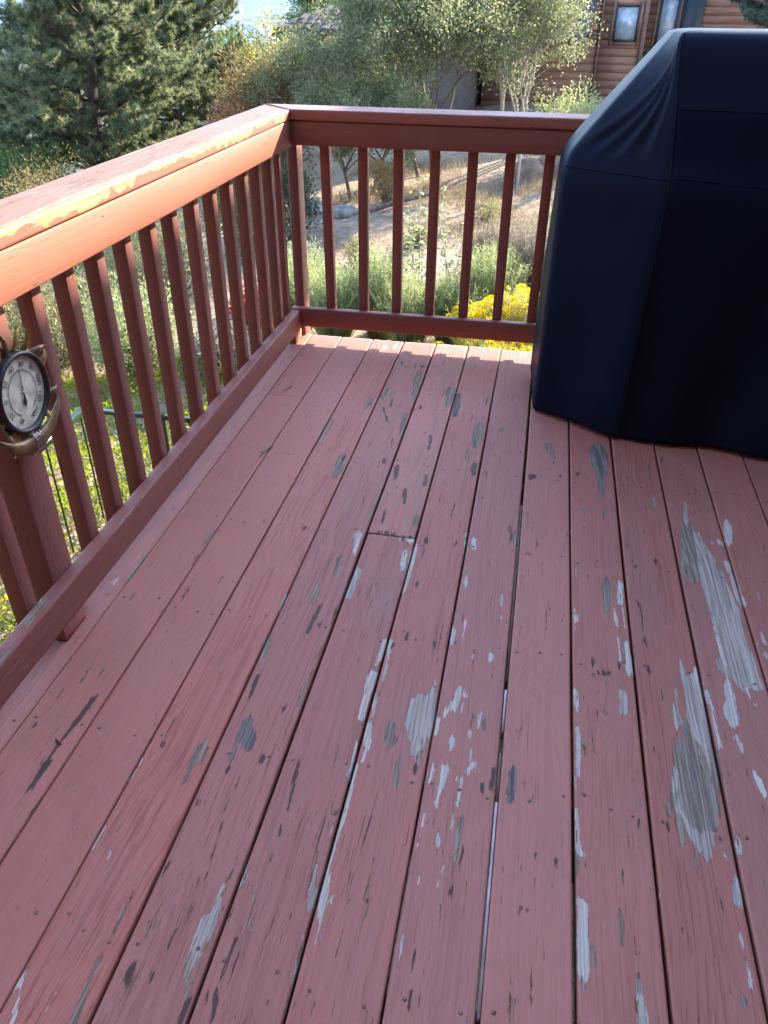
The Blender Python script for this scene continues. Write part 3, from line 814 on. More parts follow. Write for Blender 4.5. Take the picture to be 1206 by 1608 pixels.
def rail_wear(seed, amt=1.0):
    def f(V):
        n = len(V); d = no_wear(V)
        return d
    return f
beam('face_board', 'y', -4.7, -0.0615, -0.068, -0.030, 0.794, 0.8885, M_PAINT, left, 0.004, nseg=60, wear=no_wear, props={'grain': .15, 'flake': .0, 'hue': .9}, bow=0.0006)
def bot_left_wear(V):
    d = no_wear(V); x, y, z = V.T
    b = np.full(len(V), -1.0); tn = np.full(len(V), .45)
    top = z > 0.1315
    f = (0.010-np.abs(x+0.055))/0.006; f = np.minimum(f, (0.044-np.abs(y+2.135))/0.01)
    b = np.where(top, f, b)
    f2 = (0.006-np.abs(x+0.034))/0.005; f2 = np.minimum(f2, (0.05+0.02*nz(y, 60)-np.abs(y+2.30))/0.01)
    b = np.maximum(b, np.where(top, f2, -1))
    f3 = np.minimum((0.0035+0.003*nz(y, 40, 3)-(0.133-z))/0.004, (0.1-np.abs(y+1.72))/0.02)
    b = np.maximum(b, np.where(x > -0.034, f3, -1))
    d['bare'] = np.clip(b, -1, 1.2); d['tone'] = tn
    return d
beam('bottom_rail', 'y', -4.7, -0.0615, -0.068, -0.030, 0.042, 0.133, M_PAINT, left, 0.005, nseg=700, du=0.006, wear=bot_left_wear, props={'grain': .75, 'flake': .1, 'hue': .15, 'shade_coat': .55}, bow=0.0008)
def baluster(axis_x, axis_y, z0, z1, w, par, tilt=0.0, tilt_y=0.0):
    def sh(V):
        V = V.copy(); t = (V[:, 2]-z0)/(z1-z0)
        V[:, 0] += tilt*t; V[:, 1] += tilt_y*t
        return V
    return beam('baluster', 'z', z0, z1, axis_x[0], axis_x[1], axis_y[0], axis_y[1], M_PAINT, par, 0.003, nseg=8, wear=no_wear, shape=sh,
                props={'grain': float(rng.uniform(.2, .6)), 'flake': float(rng.uniform(.0, .25)), 'hue': float(rng.uniform(.1, .3)), 'shade_coat': float(rng.uniform(.6, .85))}, bow=0.0005)
LB = [-0.214, -0.363, -0.512, -0.665, -0.815, -0.972, -1.125, -1.274, -1.424, -1.568, -1.713, -1.853, -2.142, -2.292, -2.441, -2.59, -2.74, -2.89, -3.04]
for y in LB:
    baluster((-0.1068, -0.0685), (y, y+0.041), 0.05, 0.872, 0, left, tilt_y=rng.uniform(-.005, .005)-0.006)
beam('post', 'z', -0.40, 0.886, -0.158, -0.0688, -2.035, -1.946, M_PAINT, left, 0.005, nseg=14, wear=no_wear, props={'grain': .5, 'flake': .05, 'hue': .2, 'shade_coat': .7})
for y0 in (-2.087, -0.135, -4.0):
    beam('support_block', 'z', 0.001, 0.0415, -0.064, -0.033, y0, y0+0.092, M_PAINT, left, 0.002, nseg=3, wear=no_wear, props={'grain': .3, 'flake': .3, 'hue': .2})
def cap_back_wear(V):
    n = len(V); x, y, z = V.T; top = z > 0.9275
    b = np.where(top, (0.006+0.008*nz(x, 8, 2)-(y+0.066))/0.006, -1.0)
    b = np.maximum(b, np.where(top, np.minimum((0.02+0.02*nz(x, 14, 8)-np.abs(y-0.0))/0.02, (0.12-np.abs(x-0.52))/0.02), -1))
    m = np.full(n, -1.0)
    return {'bare': np.clip(b, -1, 1), 'tone': np.full(n, .5), 'dark': m, 'raw': m}
beam('cap_board', 'x', -0.028, 2.75, -0.066, 0.085, 0.8895, 0.929, M_PAINT, back, 0.006, nseg=320, du=0.006, seg=3, wear=cap_back_wear, shape=mitre_back,
     props={'grain': .3, 'flake': .25, 'hue': .05, 'shade_coat': .45})
beam('face_board', 'x', -0.068, 2.75, -0.060, -0.022, 0.800, 0.8865, M_PAINT, back, 0.004, nseg=40, wear=no_wear, props={'grain': .3, 'flake': .12, 'hue': .15, 'shade_coat': .75}, bow=0.0009)
beam('bottom_rail', 'x', -0.068, 2.75, -0.060, -0.022, 0.058, 0.140, M_PAINT, back, 0.005, nseg=40, wear=no_wear, props={'grain': .35, 'flake': .12, 'hue': .15, 'shade_coat': .75}, bow=0.0009)
BB = [0.229, 0.3745, 0.520, 0.667, 0.814, 0.961, 1.108, 1.255, 1.402, 1.549, 1.696, 1.843, 1.99, 2.137, 2.284, 2.431, 2.578]
baluster((0.083, 0.122), (-0.0215, 0.017), 0.066, 0.882, 0, back, tilt=-0.011)
for x in BB:
    baluster((x, x+0.0395), (-0.0215, 0.017), 0.066, 0.882, 0, back, tilt=rng.uniform(-.002, .003))
beam('post', 'z', -0.40, 0.889, -0.064, -0.022, -0.0213, 0.067, M_PAINT, back, 0.005, nseg=14, wear=no_wear, props={'grain': .4, 'flake': 0., 'hue': .2, 'shade_coat': .75})
beam('baluster', 'z', 0.05, 0.872, -0.1068, -0.0685, -0.112, -0.072, M_PAINT, left, 0.003, nseg=6, wear=no_wear, props={'grain': .4, 'flake': 0., 'hue': .15, 'shade_coat': .75})
beam('post', 'z', -0.40, 0.886, 2.60, 2.689, -0.0213, 0.067, M_PAINT, back, 0.005, nseg=14, wear=no_wear, props={'grain': .4, 'flake': 0., 'hue': .2, 'shade_coat': .75})
# deck frame seen from the garden side
for nm, ax, a0, a1, u0, u1 in (('rim_joist', 'y', -4.7, -0.11, -0.142, -0.104), ('rim_joist', 'x', -0.142, 3.0, -0.10, -0.063)):
    beam(nm, ax, a0, a1, u0, u1, -0.232, -0.039, M_PAINT, deck, 0.003, wear=no_wear, props={'grain': .4, 'flake': .2, 'hue': .3})
V, F = box_arr(-0.14, 3.0, -0.061, -0.045, -2.35, -0.235); mesh_np('sun_block_skirt', V, F, M_DARKWOOD, deck, None, False, (-0.14, -0.06, -2.35))  # unseen panel added to stop low sun glowing through the board gaps
for x, y in ((0.0, -0.25), (1.5, -0.25), (2.9, -0.25), (0.0, -4.2), (1.5, -4.2)):
    beam('support_post', 'z', -2.9, -0.226, x-0.07, x+0.07, y-0.07, y+0.07, M_DARKWOOD, deck, 0.005)
# dead leaf caught on a board
g = simple('dead_leaf_brown', (0.05, 0.022, 0.018), 0.7, 0.4, 200)
lv = np.array([(0.0925, -2.353, .0015), (0.099, -2.361, .004), (0.108, -2.366, .003), (0.118, -2.371, .0015), (0.109, -2.372, .002), (0.0985, -2.367, .0012)])
tag(mesh_np('dead_leaf', np.concatenate([lv, lv-[0, 0, .0006]]), [np.array([[0, 1, 4, 5], [1, 2, 3, 4], [11, 10, 7, 6], [10, 9, 8, 7]]), np.array([[0, 5, 11, 6], [5, 4, 10, 11], [4, 3, 9, 10], [3, 2, 8, 9], [2, 1, 7, 8], [1, 0, 6, 7]])], g, None, None, False, (0.105, -2.362, 0.0006)),
    'small dark curled leaf lying on the smooth deck boards near the left railing', 'leaf')

# ------------------------------------------------------------------ covered grill
def cover_mat():
    g = G('black_polyester_cover')
    c = g.coord()
    n = g.noise(c, 6, 4); w = g.noise(g.scale(c, 900, 900, 900), 1, 2)
    dust = g.ramp(g.noise(c, 2.1, 5, 0.6), 0.4, 0.75)
    col = g.mix(dust, (0.0058, 0.0084, 0.0205), (0.0082, 0.0115, 0.0265))
    h = g.math('ADD', g.math('MULTIPLY', n, 0.8), g.math('MULTIPLY', w, 0.05))
    g.set(Base_Color=col, Roughness=g.math('ADD', 0.5, g.math('MULTIPLY', dust, 0.12)), Normal=g.bump(h, 0.012, 0.5))
    g.b.inputs['Specular IOR Level'].default_value = 0.09; g.b.inputs['Specular Tint'].default_value = (.45, .65, 1, 1)
    return g.m
M_COVER = cover_mat()
grill = thing('covered_grill', 'large barbecue grill under a dark navy fabric cover on the right of the deck', 'grill', (1.6, -0.45, 0))
# outline at each height: front seam, shelf corner, left rear, rear right, front right
LEV = [(0.014, (1.316, -.772), (1.020, -.600), (.990, -.17)), (0.10, (1.318, -.762), (1.018, -.590), (.992, -.17)), (0.775, (1.338, -.698), (1.020, -.525), (1.012, -.17)), (0.825, (1.339, -.690), (1.022, -.51), (1.014, -.175)),
       (0.862, (1.338, -.672), (1.028, -.49), (1.022, -.185)), (0.90, (1.334, -.658), (1.052, -.475), (1.05, -.19)), (1.02, (1.322, -.630), (1.148, -.46), (1.146, -.21)),
       (1.16, (1.310, -.548), (1.262, -.43), (1.26, -.25)), (1.198, (1.308, -.522), (1.292, -.42), (1.29, -.26)), (1.213, (1.318, -.505), (1.304, -.415), (1.302, -.27))]
zs = np.array([l[0] for l in LEV])
zz = np.concatenate([np.linspace(zs[0], 0.8, 56), np.linspace(0.8, zs[-1], 32)[1:]])
def lv_pt(i, z): return np.stack([np.interp(z, zs, [l[i][0] for l in LEV]), np.interp(z, zs, [l[i][1] for l in LEV])], -1)
def smooth_z(a):
    b = a.copy()
    lo = zz < 0.74
    for _ in range(40): b[1:-1] = np.where(lo[1:-1, None], (b[:-2]+2*b[1:-1]+b[2:])/4, b[1:-1])
    for _ in range(2): b[1:-1] = (b[:-2]+2*b[1:-1]+b[2:])/4
    return b
P1, P2, P3 = (smooth_z(lv_pt(i, zz)) for i in (1, 2, 3))
XR = 2.32
P0 = np.stack([np.full(len(zz), XR), P1[:, 1]-0.085], 1)
P4 = np.stack([np.full(len(zz), XR), np.maximum(P3[:, 1], -.16)], 1)
NE = (36, 26, 40, 30, 80)
segs_ = [(P1, P2), (P2, P3), (P3, P4), (P4, P0), (P0, P1)]
ring = []
for (A, B), n in zip(segs_, NE):
    t = np.arange(n)/n
    ring.append(A[:, None]*(1-t)[None, :, None]+B[:, None]*t[None, :, None])
ring = np.concatenate(ring, 1); NR = ring.shape[1]
for _ in range(4): ring = (np.roll(ring, 1, 1)+2*ring+np.roll(ring, -1, 1))/4
tan = np.roll(ring, -1, 1)-np.roll(ring, 1, 1); nrm = np.stack([-tan[..., 1], tan[..., 0]], -1); nrm = nrm/(np.linalg.norm(nrm, axis=-1, keepdims=True)+1e-9)
cen = ring.mean(1, keepdims=True); sgn = np.sign(((ring-cen)*nrm).sum(-1).mean()); nrm = nrm*sgn
zf = np.repeat(zz[:, None], NR, 1); s = np.arange(NR)[None]/NR*np.ones_like(zf)
k1 = NE[0]/NR
def sstep0(x):
    x = np.clip(x/0.75, 0, 1); return x*x*(3-2*x)
disp = 0.004*np.sin(s*41+zf*3)*sstep0(.82-zf)+0.006*np.sin(s*17+1.3+zf*1.5)*sstep0(.8-zf)
# folds that run from the hood corner down to the shelf corner
t = np.clip((zf-0.87)/(1.2-0.87), 0, 1)
u = np.where(s < k1, s/k1, 1.0)
fan = np.arctan2(1-t, u*0.9+1e-6)
fold = sum(h_*np.exp(-((fan-c_)/w_)**2) for c_, w_, h_ in ((.80, .045, .010), (.90, .03, -.006), (.97, .04, .011), (1.06, .03, -.006), (1.14, .05, .011), (1.26, .05, -.005), (1.36, .05, .006)))
disp += np.where(s < k1, 0.6*fold*np.clip(np.hypot(1-t, u)*2.0, 0, 1)*np.clip(t*5, 0, 1)*np.clip((1-u)*6, 0, 1), 0)
# shallow sag of the front panel
front = s > (1-NE[4]/NR)
disp += np.where(front, 0.007*np.sin(s*55+zf*2)*sstep0(0.8-zf), 0)
ring = ring+nrm*disp[..., None]
zr = zf.copy(); zr[0] += 0.006*np.sin(s[0]*23)
zr[0] = np.maximum(zr[0], 0.004)
zr += np.where(front, 0.008*np.sin((s-0.62)*20)*np.exp(-((zf-0.83)/0.05)**2), 0)
V = np.concatenate([ring, zr[..., None]], -1).reshape(-1, 3)
nz_ = len(zz); idx = np.arange(nz_*NR).reshape(nz_, NR)
a = idx[:-1]; b = np.roll(idx, -1, 1)[:-1]; c = np.roll(idx, -1, 1)[1:]; d = idx[1:]
F = np.stack([a.ravel(), d.ravel(), c.ravel(), b.ravel()], 1)
# top: shrink the last ring towards its middle line
tops = [V]; Fs = [F]; last = idx[-1]; cur = ring[-1]; base_n = len(V); mid = np.stack([np.clip(cur[:, 0], 1.40, 2.22), np.full(NR, -.37)], 1)
for q, dz in ((0.25, .006), (0.55, .009), (0.98, .010)):
    rr = cur*(1-q)+mid*q
    tops.append(np.concatenate([rr, np.full((NR, 1), zz[-1]+dz)], 1)); nx = np.arange(NR)+base_n; base_n += NR
    Fs.append(np.stack([last, nx, np.roll(nx, -1), np.roll(last, -1)], 1)); last = nx
V = np.concatenate(tops); F = np.concatenate(Fs)
cover = mesh_np('grill_cover', V, F, M_COVER, grill, None, True, (1.6, -0.45, 0))
sm = cover.modifiers.new('thick', 'SOLIDIFY'); sm.thickness = 0.003; sm.offset = -1
def seam_tube(name, pts, r):
    o = mesh_np(name, *tube_arr([(pts[i], r, pts[i+1], r) for i in range(len(pts)-1)], 6), M_COVER, grill, None, True, tuple(pts[0]))
    return o
seam_i = 0
pts = [np.array([*(ring[i, 0]+nrm[i, 0]*0.0005), zr[i, 0]]) for i in range(0, nz_, 2)]
seam_tube('seam', pts, 0.0022)
iz = int(np.argmin(np.abs(zz-0.84)))
pts = [np.array([*(ring[iz, k % NR]+nrm[iz, k % NR]*0.0004), zr[iz, k % NR]]) for k in range(-80, NE[0]+2, 2)]
seam_tube('seam', pts, 0.0018)
iz = int(np.argmin(np.abs(zz-1.02)))
pts = [np.array([*(ring[iz, k % NR]+nrm[iz, k % NR]*0.0004), zr[iz, k % NR]]) for k in range(-80, 1, 2)]
seam_tube('seam', pts, 0.0015)
M_IRON = simple('black_iron', (0.02, 0.02, 0.022), 0.45, 0.3, 40)
# cart legs and wheels under the cover, just off the boards
for x in (1.45, 2.2):
    for y in (-0.62, -0.26):
        V, F = box_arr(x-.02, x+.02, y-.02, y+.02, 0.0, 0.86)
        mesh_np('leg', V, F, M_IRON, grill, None, False, (x, y, 0))

# ------------------------------------------------------------------ sun and moon thermometer on the post
M_BRONZE = simple('aged_bronze', (0.17, 0.105, 0.045), 0.4, 0.5, 45, metal=0.25, bump=0.0015)
M_GOLD = simple('olive_gold_petal', (0.42, 0.31, 0.075), 0.38, 0.5, 45, metal=0.15, bump=0.001)
M_BEZEL = simple('dark_plum_bezel', (0.035, 0.026, 0.032), 0.45, 0.3, 60)
M_DIAL = simple('cream_dial', (0.74, 0.71, 0.58), 0.35, 0.22, 35)
M_INK = simple('dial_ink', (0.03, 0.03, 0.035), 0.6)
M_WIRE = simple('silver_wire', (0.5, 0.48, 0.58), 0.3, 0, metal=0.8)
TX, TY, TZ, TR = -0.040, -1.997, 0.611, 0.0855
th = thing('thermometer', 'round sun and moon thermometer with gold petals hanging on the left railing post', 'thermometer', (-0.066, TY, TZ-0.13))
def lathe_x(name, prof, mat, parent, n=64):
    """prof: (radius, x) pairs turned about the x axis through the dial centre"""
    an = np.arange(n)*2*math.pi/n
    V = np.concatenate([np.stack([np.full(n, x), TY+r*np.cos(an), TZ+r*np.sin(an)], 1) for r, x in prof])
    idx = np.arange(len(prof)*n).reshape(len(prof), n)
    a = idx[:-1]; b = np.roll(idx, -1, 1)[:-1]; c = np.roll(idx, -1, 1)[1:]; d = idx[1:]
    F = [np.stack([a.ravel(), d.ravel(), c.ravel(), b.ravel()], 1)]
    return mesh_np(name, V, F, mat, parent, None, True, (TX, TY, TZ))
lathe_x('bezel', [(0.001, TX-.026), (0.078, TX-.026), (TR, TX-.02), (TR+.0005, TX+.004), (TR-.002, TX+.009), (TR-.006, TX+.010), (TR-.0095, TX+.007), (TR-.0105, TX-.001)], M_BEZEL, th)
dial = lathe_x('dial', [(TR-.0103, TX-.0005), (0.04, TX-.0003), (0.0005, TX-.0002)], M_DIAL, th)
def petal(ang, r0, ln, wd, curl, lift, mat, name='petal', twist=0.0):
    n = 8; V = []
    for i in range(n+1):
        t = i/n; w = wd*(0.75+0.6*t-1.35*t**1.6) if t < 1 else 0.0004
        rr = r0+ln*t; a2 = ang+curl*t*t
        for q in (-1, 0, 1):
            th_ = a2+q*w/rr
            V.append((TX-.012+lift*math.sin(t*2.2)+(0.004 if q == 0 else 0)+twist*q*w, TY+rr*math.cos(th_), TZ+rr*math.sin(th_)))
    V = np.array(V); V2 = V-np.array([.0018, 0, 0]); F = []; m = len(V)
    for i in range(n):
        for q in range(2):
            a = i*3+q; F += [(a, a+1, a+4, a+3), (m+a, m+a+3, m+a+4, m+a+1)]
    for i in range(n):
        a = i*3; F += [(a, a+3, m+a+3, m+a), (a+2, m+a+2, m+a+5, a+5)]
    return mesh_np(name, np.concatenate([V, V2]), np.array(F), mat, th, None, True, (TX, TY, TZ))
for i, (a, ln, cu) in enumerate([(96, .050, .10), (78, .047, -.05), (58, .046, .12), (38, .040, -.15), (18, .030, .2), (-4, .022, -.25), (-26, .03, .2), (116, .055, -.1), (136, .055, .15), (157, .05, -.12), (178, .045, .12),
                                  (200, .045, -.12), (222, .05, .15), (244, .05, -.1), (-50, .045, -.15), (-75, .05, .12), (265, .052, -.1)]):
    petal(R(a), TR-.004, ln*1.12, 0.0145+0.002*math.sin(i*2.1), cu, 0.014+0.004*math.sin(i*3.3), M_GOLD if i % 3 else M_BRONZE, twist=0.25*math.sin(i*1.7))
# crescent moon cradling the dial from below
n = 40; V = []; F = []
for i in range(n+1):
    t = i/n; a = R(-152+124*t); w = 0.019*math.sin(math.pi*min(1, max(0, t)))**0.8+0.0008
    rc = 0.128-0.010*math.cos((t-.5)*math.pi)
    for j in range(10):
        b = 2*math.pi*j/10
        rr = rc+w*math.cos(b)*0.95; xx = TX+0.004+w*0.55*math.sin(b)
        V.append((xx, TY+rr*math.cos(a), TZ+0.006+rr*math.sin(a)))
for i in range(n):
    for j in range(10):
        a = i*10+j; b = i*10+(j+1) % 10; F.append((a, b, b+10, a+10))
mesh_np('crescent_moon', np.array(V), np.array(F), M_BRONZE, th, None, True, (TX, TY, TZ-.12))
for q in range(4):
    c0 = R(-101+5*q); pts = []
    for i in range(17):
        b = 2*math.pi*i/16; rr = 0.1185+0.026*math.cos(b); pts.append(np.array([TX+.004+0.0155*math.sin(b), TY+rr*math.cos(c0+.03*math.sin(b+q)), TZ+.006+rr*math.sin(c0+.03*math.sin(b+q))]))
    mesh_np('wire_wrap', *tube_arr([(pts[i], .0012, pts[i+1], .0012) for i in range(16)], 5), M_WIRE, th, None, True, tuple(pts[0]))
mesh_np('hanger', *tube_arr([(np.array([TX-.02, TY, TZ+.08]), .002, np.array([-.066, TY, TZ+.10]), .002)], 6), M_IRON, th, None, False, (TX, TY, TZ))
# dial marks
def dial_text(txt, y, z, size, rot=0.0, name='numeral'):
    cu = bpy.data.curves.new(name, 'FONT'); cu.body = txt; cu.size = size; cu.align_x = 'CENTER'; cu.align_y = 'CENTER'
    tmp = bpy.data.objects.new('tmp', cu); COL.objects.link(tmp)
    bpy.context.view_layer.update()
    me = bpy.data.meshes.new_from_object(tmp.evaluated_get(bpy.context.evaluated_depsgraph_get()))
    bpy.data.objects.remove(tmp); bpy.data.curves.remove(cu)
    me.materials.clear(); me.materials.append(M_INK)
    cr, sr = math.cos(rot), math.sin(rot)
    for v in me.vertices:
        x, y_ = v.co.x, v.co.y
        v.co = (0, x*cr-y_*sr, x*sr+y_*cr)
    o = bpy.data.objects.new(name, me); COL.objects.link(o); o.parent = dial
    o.location = Vector((TX+.0006, y, z))-Vector(tuple(parent_loc(dial)))
    return o
for i, v in enumerate(range(-40, 141, 20)):
    a = R(245-i*(310/9)); rr = 0.058
    dial_text(str(abs(v)), TY+rr*math.cos(a), TZ+rr*math.sin(a), 0.017, a-R(90))
dial_text('\u00b0F', TY+0.010, TZ-.060, 0.015)
tk = []
for i in range(91):
    a = R(245-i*310/90); r0 = 0.0455; r1 = 0.049 if i % 5 else 0.0505
    tk.append((np.array([TX+.0006, TY+r0*math.cos(a), TZ+r0*math.sin(a)]), .0003, np.array([TX+.0006, TY+r1*math.cos(a), TZ+r1*math.sin(a)]), .0003))
aa = [R(245-310*i/60) for i in range(61)]
tk += [(np.array([TX+.0006, TY+.0455*math.cos(a), TZ+.0455*math.sin(a)]), .00035, np.array([TX+.0006, TY+.0455*math.cos(b), TZ+.0455*math.sin(b)]), .00035) for a, b in zip(aa[:-1], aa[1:])]
o = mesh_np('scale_marks', *tube_arr(tk, 4), M_INK, dial, None, False, (TX, TY, TZ)); o['kind'] = 'stuff'
nd = np.array([(0, -.0012), (.0012, .04), (0, .060), (-.0012, .04), (0.006, -.020), (0, -.032), (-.006, -.020), (-.002, -.003), (.002, -.003)])
ca, sa = math.cos(R(-4)), math.sin(R(-4))
V = np.array([(TX+.0022, TY+y*ca-z*sa, TZ+y*sa+z*ca) for y, z in nd])
V = np.concatenate([V, V-[.0008, 0, 0]])
mesh_np('needle', V, [np.array([[8, 1, 2, 3], [8, 3, 7, 0], [4, 8, 7, 6]]), np.array([[6, 5, 4]])], simple('needle_black', (.02, .02, .02), .4), th, None, False, (TX, TY, TZ))
lathe_x('pivot', [(0.0035, TX-.0002), (0.0035, TX+.003), (0.0004, TX+.0036)], M_WIRE, th, 12)
# ------------------------------------------------------------------ ground
def sstep(a, b, x):
    t = np.clip((np.asarray(x, float)-a)/(b-a), 0, 1); return t*t*(3-2*t)
def ground_z(x, y):
    x = np.asarray(x, float); y = np.asarray(y, float)
    z = -2.05+0.028*np.clip(y-4, -4, 24)+0.085*np.clip(x, -3, 9)
    z = z-0.20*np.clip(-3-x, 0, 40)-0.05*np.clip(-12-x, 0, 60)
    z = z-0.16*np.clip(y-30, 0, 700)-0.10*np.clip(-x-30, 0, 400)
    z = np.maximum(z, -125+0*z)
    near = np.exp(-(np.hypot(x, y-6)/40)**2)
    z = z+near*(0.05*np.sin(x*1.7+y*.9)+0.04*np.sin(x*.8-y*2.1+1)+0.025*np.sin(3.7*x+2.9*y))
    return z
gx = np.concatenate([-np.geomspace(40, 14000, 26)[::-1], np.arange(-39, 30.1, 0.6), np.geomspace(31, 14000, 26)])
gy = np.concatenate([-np.geomspace(20, 6000, 14)[::-1], np.arange(-19, 45.1, 0.6), np.geomspace(46, 32000, 34)])
X, Y = np.meshgrid(gx, gy); Z = ground_z(X, Y)
idx = np.arange(X.size).reshape(X.shape)
F = np.stack([idx[:-1, :-1].ravel(), idx[:-1, 1:].ravel(), idx[1:, 1:].ravel(), idx[1:, :-1].ravel()], 1)
def ground_mat():
    g = G('dry_earth')
    c = g.coord()
    n1 = g.noise(c, 0.45, 5, 0.6); n2 = g.noise(c, 7, 5, 0.65); n3 = g.noise(c, 45, 3)
    col = g.mix(g.ramp(n2, 0.35, 0.68), (0.30, 0.205, 0.135), (0.50, 0.375, 0.26))
    col = g.mix(g.math('MULTIPLY', g.ramp(n1, 0.42, 0.6), 0.6), col, (0.50, 0.42, 0.32))
    col = g.mix(g.math('MULTIPLY', g.ramp(n3, 0.55, 0.75), 0.5), col, (0.16, 0.125, 0.09))
    sep = g.new('ShaderNodeSeparateXYZ'); g.put(sep.inputs[0], c)
    far = g.ramp(g.math('ADD', sep.outputs[1], g.math('MULTIPLY', sep.outputs[0], -0.6)), 40, 130)
    fn = g.noise(c, 0.006, 6, 0.65)
    col = g.mix(far, col, g.mix(g.ramp(fn, 0.4, 0.65), (0.035, 0.05, 0.03), (0.12, 0.12, 0.075)))
    h = g.math('ADD', n2, g.math('MULTIPLY', n3, 0.4))
    g.set(Base_Color=col, Roughness=0.95, Normal=g.bump(h, 0.06, 0.8)); g.b.inputs['Specular IOR Level'].default_value = 0.1
    return g.m
gnd = mesh_np('ground', np.stack([X.ravel(), Y.ravel(), Z.ravel()], 1), F, ground_mat(), None, None, True)
gnd['kind'] = 'structure'
def gz(x, y): return float(ground_z(x, y))

# ------------------------------------------------------------------ unseen own house, added right of and behind the deck, shaped to shade it
M_WALL = simple('dark_shade_wall', (0.04, 0.028, 0.024), 0.9, 0.12, 8, bump=0.004)  # very dark, so the added walls throw little light on the rails
M_SOFFIT = simple('soffit_boards', (0.26, 0.20, 0.16), 0.8, 0.15, 6)
M_ROOFD = simple('dark_shingles', (0.10, 0.085, 0.075), 0.95, 0.35, 14)
home = thing('shade_house_walls', None, None, (4.3, 0, -3), kind='structure')
for b_ in ((4.3, 11, -4.9, 4.9, -3.2, 4.0), (-14.0, 4.3, -12.0, -4.3, -3.2, 9.0)):
    V, F = box_arr(*b_); mesh_np('wall', V, F, M_WALL, home, None, False, (b_[0], b_[2], b_[4]))
EH, EX, EY = 4.0, 3.71, 7.40
V = np.array([(EX, -12, EH), (EX, EY, EH), (12, EY, EH), (12, -12, EH), (EX, -12, EH+.2), (EX, EY, EH+.2), (8, EY-4, EH+1.7), (8, -12, EH+1.7), (12, EY, EH+.2), (12, -12, EH+.2)])
mesh_np('roof', V, [np.array([[0, 1, 2, 3], [0, 4, 5, 1], [1, 5, 8, 2], [4, 7, 6, 5], [7, 9, 8, 6]]), np.array([[5, 6, 8]])], M_ROOFD, home, None, False, (EX, 0, EH))
V, F = box_arr(-14.6, 5, -12.5, -3.9, 9.01, 9.22); mesh_np('roof', V, F, M_ROOFD, home, None, False, (-2, -7, 4.01))

# ------------------------------------------------------------------ plants: growing helpers
def grow(base, d, length, rad, depth, segs, tips, bend=0.25, up_=0.1, kids=3, spread=0.7, shrink=0.68, steps=3):
    p = np.array(base, float); d = unit(np.array(d, float)); L = length/steps
    for i in range(steps):
        nd = unit(d+rng.normal(size=3)*bend+np.array([0, 0, up_])); q = p+nd*L
        r1 = rad*(1-0.55*(i+1)/steps)
        segs.append((p, rad*(1-0.55*i/steps), q, r1)); p, d = q, nd
        if depth > 0 and (i > 0 or depth < 2):
            for _ in range(kids if i == steps-1 else max(1, kids-1)):
                side = unit(np.cross(d, rng.normal(size=3)))
                grow(p, unit(d*(1-spread*.5)+side*spread), length*shrink*rng.uniform(.75, 1.15), r1*0.7, depth-1, segs, tips, bend, up_, kids, spread, shrink, steps)
    if depth <= 1: tips.append((p, d, length, rad))

def leafy(tips, per, size, asp, spread=0.35, droop=0.0):
    P, A = [], []
    for p, d, L, r in tips:
        n = rng.poisson(per)
        if n == 0: continue
        t = rng.uniform(-1.0, 0.35, n)[:, None]
        P.append(p+d*t*L*0.8+rng.normal(size=(n, 3))*spread*L*0.6)
        a = unit(rng.normal(size=(n, 3))*0.9+d*0.5+np.array([0, 0, -droop])); A.append(a)
    P = np.concatenate(P); A = np.concatenate(A); n = len(P)
    return leaves(P, A, size*rng.uniform(.6, 1.3, n), size*asp*rng.uniform(.7, 1.2, n))

M_BARK = simple('grey_bark', (0.16, 0.13, 0.105), 0.9, 0.45, 20, var=(1, 1, .15), bump=0.01)
M_BARKPALE = simple('pale_bark', (0.42, 0.38, 0.33), 0.85, 0.3, 20, var=(1, 1, .2))
M_PBARK = simple('pine_bark', (0.085, 0.06, 0.048), 0.95, 0.5, 14, var=(1, 1, .2), bump=0.02)
def broad_tree(name, x, y, h, crown, label, cat, mat, bark, n0=4, lean=0.35, per=26, size=.07, asp=.45, depth=3, trunk_r=.09, kids=3, spread=.75, up_=.12, group=None, zoff=0, stems=1, dens=1.0, clear=.25):
    z0 = gz(x, y)+zoff
    t = thing(name, label, cat, (x, y, z0), group)
    segs, tips = [], []
    for s_ in range(stems):
        a = rng.uniform(0, 6.28)
        b0 = np.array([x+.12*stems*math.cos(a)*(stems > 1), y+.12*stems*math.sin(a)*(stems > 1), z0-.1])
        d = unit(np.array([math.cos(a)*lean, math.sin(a)*lean, 1.0]))
        L = h*clear; top = b0+d*L
        segs.append((b0, trunk_r, top, trunk_r*.8))
        for i in range(n0):
            a2 = a+6.28*i/n0+rng.uniform(-.5, .5); d2 = unit(np.array([math.cos(a2)*crown, math.sin(a2)*crown, 1.0]))
            grow(top-d*L*rng.uniform(0, .3), d2, h*(1-clear)*0.52, trunk_r*.55, depth, segs, tips, .22, up_, kids, spread, .62)
    mesh_np('trunk', *tube_arr(segs, 5), bark, t, None, True, (x, y, z0))
    V, F = leafy(tips, per*dens, size, asp)
    foliage_obj('crown', V, F, mat, t, 4)
    return t

